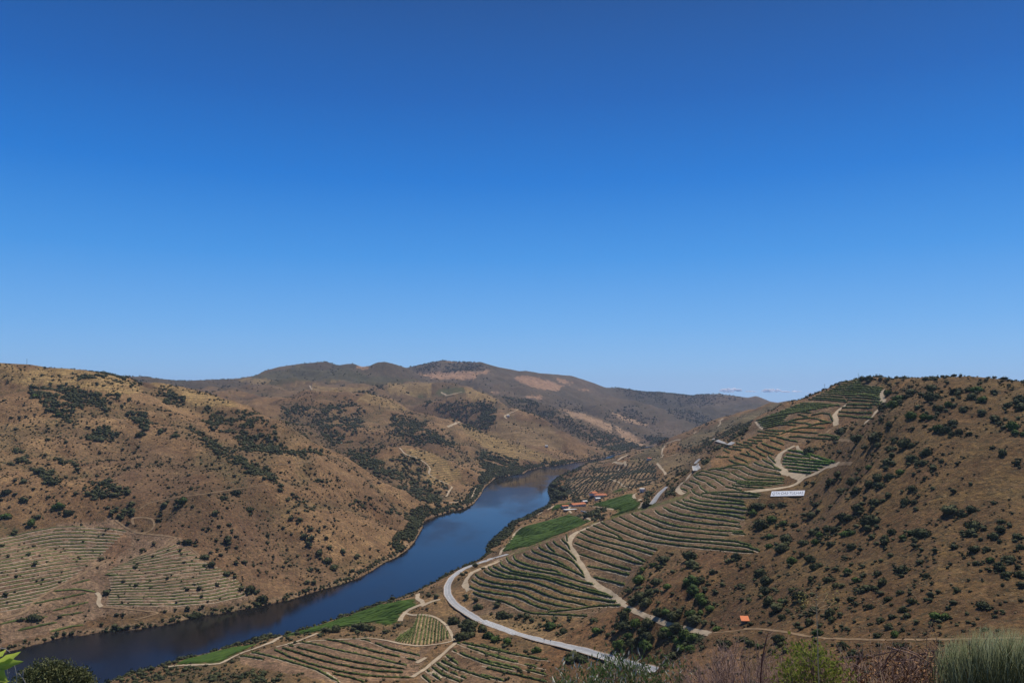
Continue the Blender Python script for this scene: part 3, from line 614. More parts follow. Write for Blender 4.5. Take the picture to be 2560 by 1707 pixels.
WAYS += [(resample(a, 2.0, 1), 6.0) for a in trace(parse('P: 1922,1240 2015,1238')[0])]
WAYC = set()
for r_, hw in WAYS:
    if r_ is None: continue
    for ox in np.arange(-hw, hw + .1, 1.5):
        for oy in np.arange(-hw, hw + .1, 1.5):
            for c_ in np.floor((r_ + (ox, oy)) / 2).astype(int): WAYC.add((int(c_[0]), int(c_[1])))
WAYK = np.array(sorted(a * 100000 + b for a, b in WAYC))
def off_ways(pts, rad=0.0):
    """drop plants that would stand on a road or track"""
    k = np.floor(pts[:, :2] / 2).astype(int); return pts[~np.isin(k[:, 0] * 100000 + k[:, 1], WAYK)]
print('ground', round(time.time() - T0, 1))
# ------------------------------------------------------------------ vines
def hedge_vf(r, h, w, base=0, leaf=1, rows=7):
    """one trained row of vines as a lumpy ribbon plus leaf cards; returns verts, quads, tris"""
    n, d = normals2(r); L = len(r); g = gz(r[:, 0], r[:, 1])
    prof = [(-.42, 0.10), (-.52, .55), (-.30, .95), (0, 1.05), (.30, .95), (.52, .55), (.42, 0.10)] if rows == 7 else [(-.5, .05), (-.4, .9), (.4, .9), (.5, .05)]
    ends = np.minimum(1, np.minimum(np.arange(L), np.arange(L)[::-1]) / 1.0 * .5 + .5)
    V = []
    for k, (a, b) in enumerate(prof):
        jn = 1 + .9 * perlin(r[:, 0] * .55 + k * 5.1, r[:, 1] * .55)
        jh = 1 + .85 * perlin(r[:, 0] * .45 + 9, r[:, 1] * .45 + k * 1.3)
        p = r + n * (a * w * jn * ends)[:, None]
        V.append(np.concatenate([p, (np.maximum(g, gz(p[:, 0], p[:, 1])) - .1 + b * h * jh * ends)[:, None]], 1))
    m = len(prof); V = np.stack(V, 1).reshape(-1, 3); a = np.arange(L * m).reshape(L, m) + base
    Q = np.stack([a[:-1, :-1], a[1:, :-1], a[1:, 1:], a[:-1, 1:]], -1).reshape(-1, 4); T = np.zeros((0, 3), int)
    if leaf:
        K = L * leaf; i = rng.integers(0, L, K); s = rng.uniform(-.5, .5, K)
        c = np.stack([r[i, 0] + n[i, 0] * s * w * 1.2 + d[i, 0] * rng.uniform(-1, 1, K), r[i, 1] + n[i, 1] * s * w * 1.2 + d[i, 1] * rng.uniform(-1, 1, K), g[i] + h * rng.uniform(.35, 1.25, K)], -1)
        tri = c[:, None] + rng.normal(0, .26 + h * .08, (K, 3, 3)); b2 = base + len(V)
        V = np.concatenate([V, tri.reshape(-1, 3)]); T = np.arange(K * 3).reshape(K, 3) + b2
    return V, Q, T
bench_polys = []
NROW = 0
def ordw(n):
    W = "first second third fourth fifth sixth seventh eighth ninth tenth eleventh twelfth thirteenth fourteenth fifteenth sixteenth seventeenth eighteenth nineteenth twentieth".split()
    if n <= 20: return W[n - 1]
    tens = {2: 'twenty', 3: 'thirty', 4: 'forty', 5: 'fifty', 6: 'sixty'}[n // 10]
    return tens + '-' + W[n % 10 - 1] if n % 10 else tens[:-1] + 'ieth'
def vine_rows(pls, group, label, h=1.35, w=1.15, ds=2.0, mat='vine', bench=True, leaf=3, gap=None, dmin=300):
    """each photo polyline one vine_row; label is a function of the running number"""
    global NROW
    k = 0
    for pl in pls:
        segs = trace(pl, dmin)
        if not segs: continue
        seg = max(segs, key=len); r = resample(seg, ds, 3)
        if r is None or len(r) < 4: continue
        D = np.hypot(r[:, 0], r[:, 1]).mean()
        if gap:                                          # gaps where vines are missing
            keep = perlin(r[:, 0] / 7 + 3, r[:, 1] / 7) > gap
            Vs, Qs, Ts, b, s = [], [], [], 0, None
            for i in range(len(r) + 1):
                on = i < len(r) and keep[i]
                if on and s is None: s = i
                if not on and s is not None:
                    if i - s >= 3:
                        V, Q, T = hedge_vf(r[s:i], h, w, b, leaf, 4); Vs.append(V); Qs.append(Q); Ts.append(T); b += len(V)
                    s = None
            if not Vs: continue
            V, Q, T = np.concatenate(Vs), np.concatenate(Qs), np.concatenate(Ts)
        else: V, Q, T = hedge_vf(r, h, w, 0, leaf)
        k += 1; NROW += 1
        c = V.mean(0); o = mesh_np('vine_row', V - c, [Q, T], M[mat]); o.location = c
        tag(o, label(k), 'vine row', group)
        if bench: bench_polys.append(r)
def family(gs, ns):
    """rows interpolated between guide polylines"""
    out = []
    def rs(g, n=14):
        g = np.array(g); s = np.concatenate([[0], np.cumsum(np.hypot(*np.diff(g, axis=0).T))]); q = np.linspace(0, s[-1], n)
        return np.stack([np.interp(q, s, g[:, 0]), np.interp(q, s, g[:, 1])], -1)
    for a, b, n in zip(gs[:-1], gs[1:], ns):
        A_, B_ = rs(a), rs(b)
        for k in range(n): out.append([tuple(p) for p in A_ + (B_ - A_) * k / n])
    out.append([tuple(p) for p in rs(gs[-1])]); return out
FAN = parse("""6: -70,700 0,740 120,765 280,790 380,815 430,845 500,880 600,905 680,925 770,938; 6: -90,760 0,795 150,820 290,840 370,870 450,915 520,940 590,955; 6: -60,810 0,835 60,855 200,885 280,920 350,960 430,985 560,995 700,1000 900,1010;
6: -40,660 0,690 100,725 220,745 350,755 430,775 520,815 620,855 720,880 820,900 900,918; 6: 20,610 50,640 130,675 220,690 340,700 440,715 530,745 620,785 720,825 850,850 1000,870 1140,890; 6: 70,600 100,630 200,670 330,690;
6: 110,590 200,635 330,665 460,680 560,695 640,725 720,755 850,790 1000,825 1110,850; 6: 160,540 180,580 280,630 400,655 520,670 600,690 700,720 800,750 900,780 1080,830; 6: 220,520 250,560 350,600 480,630 600,650 700,670 780,700 870,725 955,745;
6: 280,500 300,540 400,580 540,615 640,625 690,665 790,700; 6: 350,460 380,500 480,540 590,560 680,590 760,625 830,655 880,685; 6: 420,430 450,470 560,510 640,545 720,590 800,640 875,675; 6: 480,410 520,450 600,480 640,490 720,520 780,545 830,600 870,660;
6: 545,385 580,430 630,470; 6: 600,365 640,410 720,450 770,490 810,540; 6: 670,340 700,380 740,410 755,450; 6: 725,330 735,380; 6: 570,975 700,965 850,945 1000,920 1180,920""")
MIDV = parse("""6: 950,680 1050,705 1215,745; 6: 900,590 1000,610 1120,630 1250,660; 6: 830,485 930,520 1050,560 1150,590 1270,620; 6: 790,395 880,430 1000,470 1100,500 1200,530 1300,560 1370,570; 6: 810,345 900,380 1000,410 1100,435 1200,465 1300,510 1390,550; 6: 840,300 920,340 1000,365 1100,395 1250,430 1350,460 1455,490; 6: 890,280 1000,320 1120,350 1200,375 1300,400 1400,430 1490,455; 6: 950,250 1050,290 1140,320 1200,365;
6: 1020,225 1100,270 1200,310 1300,350 1420,380 1550,400 1700,420 1900,440 2100,460 2300,475; 6: 1090,195 1200,245 1300,285 1420,330 1550,360 1700,380 1900,395 2100,415 2250,430 2350,465; 6: 1170,175 1250,215 1350,260 1450,300 1600,335 1750,355 1950,370 2150,385 2280,420; 6: 1270,150 1350,195 1450,235 1550,275 1700,300 1900,320 2090,335; 6: 2120,315 2230,325; 6: 1350,145 1450,190 1550,225 1650,255 1800,275 1950,290 2210,305;
6: 1470,120 1500,150 1600,180 1750,215 1900,235 2100,250 2190,262; 6: 1540,95 1600,130 1700,160 1850,180 2000,200 2180,225; 6: 1600,65 1700,100 1850,135 2000,150 2120,165 2230,190; 6: 1650,45 1750,85 1850,110 2000,125 2230,145; 6: 1700,30 1800,60 1950,85 2100,95 2250,115; 6: 1760,15 1850,45 2000,60 2150,65 2230,75""")
SIGNV = parse("""B: 990,1080 1030,1130 1150,1180 1300,1210 1500,1225 1650,1240 1760,1260; B: 1130,1140 1250,1130 1400,1120 1550,1115 1700,1120 1850,1135 2000,1160; B: 1270,1145 1400,1155 1600,1175 1800,1185 1980,1180; B: 1110,1020 1130,1060 1200,1110 1260,1130; B: 1210,975 1260,1010 1350,1060; B: 1340,930 1400,970 1470,1010;
B: 1460,880 1520,920 1620,950 1700,965 1900,975 2100,985 2340,990; B: 1570,825 1650,870 1750,910 1800,935 1950,940 2150,945 2340,950; B: 1680,775 1760,820 1850,860 1950,890 2100,905 2340,920; B: 1770,725 1850,770 1950,810 2100,835 2300,860; B: 1900,680 1970,715 2050,740 2150,765 2300,800; B: 2020,630 2080,670 2170,710 2260,790; B: 1480,1040 1600,1060 1720,1095; B: 1580,1015 1750,1040 1900,1055 2060,1065; B: 1640,985 1800,1010 2000,1020 2170,1030; B: 1650,970 1900,995 2270,1010; B: 2110,580 2150,620 2220,690""")
SPURV = parse("""B: 1020,870 1120,860 1200,870 1280,900 1340,920; B: 1050,840 1150,810 1250,830 1400,870 1460,885; B: 1220,800 1330,775 1450,800 1540,825; B: 1250,785 1400,770 1550,755 1680,775; B: 1480,750 1600,725 1720,710 1780,725; B: 1020,880 1100,930 1200,960; B: 960,945 1050,980 1110,1005; B: 875,990 950,1020 1010,1050; B: 830,1060 880,1080 930,1100""")
ORAV = parse("""B: 1610,590 1660,620 1750,650 1810,685; B: 1530,640 1600,680 1700,710; B: 1340,600 1440,610 1540,600; B: 1700,550 1800,580 1900,600 1980,640; B: 1790,520 1850,580; B: 1850,480 1900,510 2000,560 2080,600; B: 1930,440 2000,490 2120,540 2190,570; B: 2010,400 2100,440 2200,470 2300,500; B: 2140,350 2250,390 2340,425; B: 2230,310 2340,330; B: 1500,470 1600,490 1720,510; B: 1450,500 1540,545; B: 1590,450 1700,460 1850,465; B: 1640,400 1750,430 1880,435; B: 1740,385 1850,400 1960,405; B: 1810,350 1920,365 2030,370; B: 1880,315 2000,325 2130,330; B: 1940,285 2100,290 2230,300; B: 1950,225 2100,250 2280,275; B: 2060,210 2200,215 2340,225;
A: 800,915 950,930 1150,935 1350,945 1550,960; A: 1550,985 1700,990 1860,1020; A: 1000,975 1080,940 1150,910 1300,880 1450,875 1650,885; A: 1400,860 1550,820 1750,800; A: 920,830 1080,830 1230,845; A: 1000,805 1130,795 1250,800 1450,830; A: 1110,785 1250,750 1400,735 1500,740 1620,780 1700,795; A: 1250,680 1400,720; A: 1450,700 1600,665 1720,680 1770,780; A: 1300,650 1450,660; A: 1120,1010 1250,1005 1400,1025 1550,1035 1850,1050; A: 940,1010 1050,1040 1150,1060 1260,1085""")
TOPV = parse("""A: 1840,700 2000,710 2200,730 2330,740; A: 1850,645 2000,655 2340,665; A: 1900,585 2340,590; A: 1960,540 2340,545; 7: 870,500 1000,505 1130,508; 7: 860,470 1000,475 1150,490; 7: 840,447 1000,450 1140,465; 7: 820,425 1000,428 1130,447;
7: 900,295 975,300; 7: 870,306 978,316; 7: 835,320 980,330; 7: 805,335 985,345; 7: 785,350 1000,352 1165,372; 7: 760,362 1000,368 1155,388; 7: 735,375 1000,382 1145,402; 7: 705,388 1000,398 1135,416; 7: 670,402 900,410 1130,430; 7: 640,417 750,420 830,425; 7: 600,433 720,438 830,447; 7: 570,448 700,455 850,470; 7: 535,463 700,470 860,486""")
LOWB = parse("""A: 1110,1205 1300,1240 1440,1290; A: 1080,1270 1250,1290 1440,1310; A: 1040,1320 1250,1345 1500,1360 1740,1390; A: 1030,1360 1200,1380 1450,1400 1720,1415; A: 1030,1410 1250,1425 1450,1445 1620,1455; A: 1070,1460 1250,1475 1400,1490 1550,1495; A: 1120,1515 1300,1530 1450,1540; A: 1240,1210 1450,1275 1650,1340 1800,1385""")
BOTV = parse("""4: 940,1195 1050,1205 1150,1240 1250,1280 1380,1310 1510,1340; 4: 720,1205 850,1225 1000,1270 1150,1310 1300,1340 1480,1380; 4: 500,1225 650,1250 800,1290 950,1320 1100,1350 1250,1390 1400,1420; 4: 400,1250 550,1290 700,1330 850,1370 1000,1400 1200,1430 1380,1450; 4: 350,1275 500,1320 650,1370 800,1410 950,1440 1150,1470 1370,1480; 4: 290,1290 420,1350 560,1400 700,1440 850,1475 1000,1500 1200,1520 1440,1525; 4: 100,1310 250,1345 400,1385 550,1430 650,1460 720,1500 830,1565; 4: 0,1340 200,1370; 4: 780,1490 900,1520 1050,1560""")
BOTR = parse("""4: 1820,1230 1950,1280 2100,1330 2250,1370 2350,1400; 4: 1790,1290 1900,1340 2050,1400 2200,1440 2350,1470; 4: 1730,1335 1830,1410; 4: 1690,1380 1800,1440 1950,1490 2100,1540; 4: 1650,1400 1750,1470 1900,1530; 4: 1610,1430 1700,1500 1850,1560; 4: 1570,1460 1680,1540; 4: 1860,1230 2050,1270 2250,1320 2350,1340; 4: 1530,1500 1600,1565; 6: 0,1250 150,1290 300,1330 450,1360 600,1380; 6: 0,1310 200,1370 400,1420 560,1450; 6: 0,1370 250,1430 560,1500; 6: 0,1430 250,1490 560,1560; 6: 0,1500 200,1550""")
SQV = [TL('4', s) for s in ([(1480, 1040), (1415, 1235)], [(1465, 1080), (1390, 1232)], [(1440, 1110), (1365, 1228)], [(1415, 1130), (1342, 1225)], [(1390, 1147), (1322, 1222)], [(1360, 1160), (1305, 1216)], [(1497, 990), (1440, 1240)], [(1525, 993), (1470, 1245)], [(1552, 997), (1505, 1248)], [(1578, 1003), (1540, 1248)], [(1603, 1012), (1570, 1245)], [(1627, 1024), (1600, 1240)], [(1650, 1040), (1632, 1232)], [(1672, 1060), (1662, 1225)], [(1695, 1085), (1690, 1215)], [(1715, 1110), (1712, 1205)], [(1737, 1140), (1742, 1195)])]
LB1 = family([TL('2', [(-20, 360), (250, 300), (500, 255), (800, 262), (1060, 292)]), TL('2', [(-20, 655), (250, 612), (500, 570), (790, 545)]), TL('2', [(-20, 830), (250, 775), (430, 740), (560, 700)]), TL('2', [(-20, 965), (120, 940), (210, 925)])], [11, 5, 5])
LB2 = family([TL('2', [(1120, 525), (1300, 475), (1500, 405)]), TL('2', [(900, 622), (1200, 602), (1500, 560), (1750, 552)]), TL('2', [(930, 745), (1300, 730), (1650, 690), (1930, 650)]), TL('2', [(900, 910), (1400, 915), (1800, 890), (2120, 812)])], [5, 5, 8])
LB3 = parse("2: 280,905 500,862 720,815; 2: 440,965 600,925 740,890; 2: 450,800 650,780 800,805; 2: 420,1140 520,1112 700,1080; 2: 480,1010 700,975; 2: 0,1075 200,1035 400,1010; 2: 150,1130 350,1085 480,1060; 2: 600,740 760,700; 2: 880,660 1000,668")
DK1 = family([TL('7', [(470, 497), (640, 500), (800, 515)]), TL('7', [(100, 642), (240, 605), (380, 582)]), TL('7', [(160, 705), (240, 690), (310, 668)])], [9, 5])
def nm(side, what): return lambda k: f"green vine row, {ordw(k)} up from the {side} of {what}"
vine_rows(FAN, "vine rows of the fan-shaped terraces", lambda k: f"curved vine row, {ordw(k)} going up the fan of terraces inside the road bend")
vine_rows(MIDV, "vine rows of the long middle terraces", lambda k: f"long curved vine row, {ordw(k)} uphill between the pale track and the shrubland")
vine_rows(SIGNV, "vine rows beside the white sign", lambda k: f"dark green vine row on the terraces beside the white signboard, {ordw(k)} of them going up")
vine_rows(SPURV, "vine rows on the spur by the road", lambda k: f"short vine row on the purple-brown spur above the straight road piece, {ordw(k)} of them")
vine_rows(ORAV, "vine rows of the orange-brown terraces", lambda k: f"vine row on the orange-brown banks under the summit, {ordw(k)} of them going up", bench=False)
vine_rows(TOPV, "vine rows under the summit", lambda k: f"level vine row just under the bushy summit, {ordw(k)} going up", bench=False)
vine_rows(LOWB, "vine rows right of the curved upper track", lambda k: f"yellow-green vine row in the block inside the curved upper track, {ordw(k)} from its top", mat='field')
vine_rows(BOTV, "vine rows at the foot of the picture", lambda k: f"gappy vine row on the dry terraces below the riverside track, {ordw(k)} going down", h=1.3, w=1.2, gap=-.42, leaf=2)
vine_rows(BOTR, "vine rows below the road", lambda k: f"sparse vine row on the red-brown slope below the asphalt road, {ordw(k)} of them", h=1.3, w=1.2, gap=-.36, leaf=2)
vine_rows(SQV, "vine rows of the small striped plot", lambda k: f"straight vine row running downhill in the small plot ringed by track, {ordw(k)} of them", h=1.3, w=1.0, bench=False, leaf=2)
vine_rows(LB1, "vine rows on the slope across the river", lambda k: f"thin vine row across the river, {ordw(k)} down the upper dry plot", h=.85, w=.9, ds=2.6, gap=-.30, leaf=1, dmin=600)
vine_rows(LB2, "vine rows of the wedge-shaped plot across the river", lambda k: f"thin vine row across the river, {ordw(k)} down the wedge-shaped plot at the water", h=.85, w=.9, ds=2.6, gap=-.30, leaf=1, dmin=600)
vine_rows(LB3, "vine rows low on the far bank", lambda k: f"short broken vine row low on the far bank below the dirt track, {ordw(k)} of them", h=1.2, w=1.4, ds=2.6, gap=-.5, bench=False, leaf=1, dmin=600)
vine_rows(DK1, "vine rows of the steep skyline terraces", lambda k: f"dark vine row on the steep skyline terraces, {ordw(k)} down from the ridge", w=2.0, bench=False, leaf=2)
bench_polys = [r if float(gz(*(r[len(r) // 2] + normals2(r)[0][len(r) // 2] * 5))) > float(gz(*r[len(r) // 2])) else r[::-1] for r in bench_polys]   # offsets count downhill
o = strips('terrace_path', bench_polys, 3.2, 0.10, M['terrace'], 3.0, .3, n=3, offs=[-1.7, -1.2, -.7]); tag(o, kind='structure')

# dense vineyard fields on the flat by the river: rows too tight to tell apart
FV, FQ, fb_ = [], [], 0
for poly in parse(GREENF):
    px_ = [p[0] for p in poly]; py_ = [p[1] for p in poly]
    pts = [hit(*q, 300, 2600) for q in dens(poly, 10)]; pts = np.array([p[:2] for p in pts if p])
    c = pts.mean(0); e = pts - c; ang = math.atan2(*np.linalg.eigh(e.T @ e)[1][::-1, 0]) + .25
    dx, dy = math.cos(ang), math.sin(ang); R = np.abs(e).max() * 1.5
    for o_ in np.arange(-R, R, 2.8):
        s_ = np.arange(-R, R, 4.0); X = c[0] + dx * s_ - dy * o_; Y = c[1] + dy * s_ + dx * o_
        Zs = gz(X, Y); u_ = np.arctan2(X, Y); tt_ = (Zs - HCAM) / np.hypot(X, Y); PX_, PY_ = dir2px(u_, tt_)
        ok = inpoly(PX_, PY_, poly) & (np.abs(np.hypot(X, Y) - np.hypot(*c)) < 420)
        st_ = None
        for i in range(len(s_) + 1):
            on = i < len(s_) and ok[i]
            if on and st_ is None: st_ = i
            if not on and st_ is not None:
                if i - st_ > 2:
                    V, Q, T = hedge_vf(np.stack([X[st_:i], Y[st_:i]], -1), 1.25, 1.1, fb_, 0, 4); FV.append(V); FQ.append(Q); fb_ += len(V)
                st_ = None
o = mesh_np('vineyard_field', np.concatenate(FV), np.concatenate(FQ), M['field']); tag(o, 'dense bright green vineyard fields on the flat ground by the river', kind='stuff')
print('vines', NROW, 'field verts', fb_, round(time.time() - T0, 1))

# ------------------------------------------------------------------ shrubs
def ico():
    p = (1 + 5 ** .5) / 2
    V = np.array([(-1, p, 0), (1, p, 0), (-1, -p, 0), (1, -p, 0), (0, -1, p), (0, 1, p), (0, -1, -p), (0, 1, -p), (p, 0, -1), (p, 0, 1), (-p, 0, -1), (-p, 0, 1)], float); V /= np.linalg.norm(V[0])
    F = np.array([(0, 11, 5), (0, 5, 1), (0, 1, 7), (0, 7, 10), (0, 10, 11), (1, 5, 9), (5, 11, 4), (11, 10, 2), (10, 7, 6), (7, 1, 8), (3, 9, 4), (3, 4, 2), (3, 2, 6), (3, 6, 8), (3, 8, 9), (4, 9, 5), (2, 4, 11), (6, 2, 10), (8, 6, 7), (9, 8, 1)])
    return V, F
ICO_V, ICO_F = ico()
def ico2():
    V = list(map(tuple, ICO_V)); cache = {}; F = []
    def mid(a, b):
        k = (min(a, b), max(a, b))
        if k not in cache:
            m = (np.array(V[a]) + V[b]) / 2; V.append(tuple(m / np.linalg.norm(m))); cache[k] = len(V) - 1
        return cache[k]
    for a, b, c in ICO_F:
        x, y, z = mid(a, b), mid(b, c), mid(c, a); F += [(a, x, z), (b, y, x), (c, z, y), (x, y, z)]
    return np.array(V), np.array(F)
I2V, I2F = ico2()
def bush_vf(lobes, leaves, seed, leaf=.075, sph=(I2V, I2F)):
    """unit-diameter bush: lobes on the ground, uneven skin, leaf clumps standing off it"""
    g = np.random.default_rng(seed); Vs, Fs, b = [], [], 0; L = []
    for k in range(lobes):
        a = g.uniform(0, 6.28); rr = 0 if k == 0 else g.uniform(.12, .30); s = g.uniform(.20, .30) if k else .33
        L.append((rr * math.cos(a), rr * math.sin(a), s * g.uniform(.75, 1.15), s, s * g.uniform(.8, 1.15)))
    for (x, y, z, s, sz) in L:
        V = sph[0] * (1 + g.normal(0, .10, (len(sph[0]), 1))); V = V * (s * .86, s * .86, sz * .86) + (x, y, z)
        Vs.append(V); Fs.append(sph[1] + b); b += len(V)
    n = leaves; k = g.integers(0, lobes, n); P = np.array(L)[k]
    d = g.normal(size=(n, 3)); d[:, 2] = np.abs(d[:, 2]) * .9 - .25; d /= np.linalg.norm(d, axis=1)[:, None]
    c = P[:, :3] + d * np.stack([P[:, 3], P[:, 3], P[:, 4]], -1) * g.uniform(.85, 1.18, (n, 1))
    tri = c[:, None] + g.normal(0, leaf * .62, (n, 3, 3)); Vs.append(tri.reshape(-1, 3)); Fs.append(np.arange(n * 3).reshape(n, 3) + b)
    V = np.concatenate(Vs); V[:, 2] = np.maximum(V[:, 2], -.12); return V, np.concatenate(Fs)
BUSH = [bush_vf(6 + k % 4, 460, 10 + k, .075) for k in range(9)]
LOWBUSH = [bush_vf(2, 18, 40 + k, .14, (ICO_V, ICO_F)) for k in range(8)]
TINYBUSH = [bush_vf(1, 8, 60 + k, .16, (ICO_V, ICO_F)) for k in range(6)]
LOWBUSH = [(V * (1.35, 1.35, 1.25), F) for V, F in LOWBUSH]; TINYBUSH = [(V * (1.65, 1.45, 1.35), F) for V, F in TINYBUSH]
def merge_bushes(name, pts, tmpl, mat, label, chunk=None):
    """pts: x, y, width, height ratio"""
    pts = np.asarray(pts); Vs, Fs, b = [], [], 0; which = rng.integers(0, len(tmpl), len(pts)); z = gz(pts[:, 0], pts[:, 1])
    for k, (TV, TF) in enumerate(tmpl):
        s = np.nonzero(which == k)[0]
        if not len(s): continue
        a = rng.uniform(0, 6.28, len(s)); ca, sa = np.cos(a), np.sin(a); w = pts[s, 2]; hr = pts[s, 3]
        X = (TV[None, :, 0] * ca[:, None] - TV[None, :, 1] * sa[:, None]) * w[:, None] + pts[s, 0][:, None]
        Y = (TV[None, :, 0] * sa[:, None] + TV[None, :, 1] * ca[:, None]) * w[:, None] + pts[s, 1][:, None]
        Z = TV[None, :, 2] * (w * hr)[:, None] + z[s][:, None] - .06 * w[:, None]
        V = np.stack([X, Y, Z], -1).reshape(-1, 3); F = (TF[None] + (np.arange(len(s)) * len(TV))[:, None, None] + b).reshape(-1, 3)
        Vs.append(V); Fs.append(F); b += len(V)
    o = mesh_np(name, np.concatenate(Vs), np.concatenate(Fs), M[mat]); tag(o, label, kind='stuff'); print(name, len(pts), sum(len(f) for f in Fs)); return o
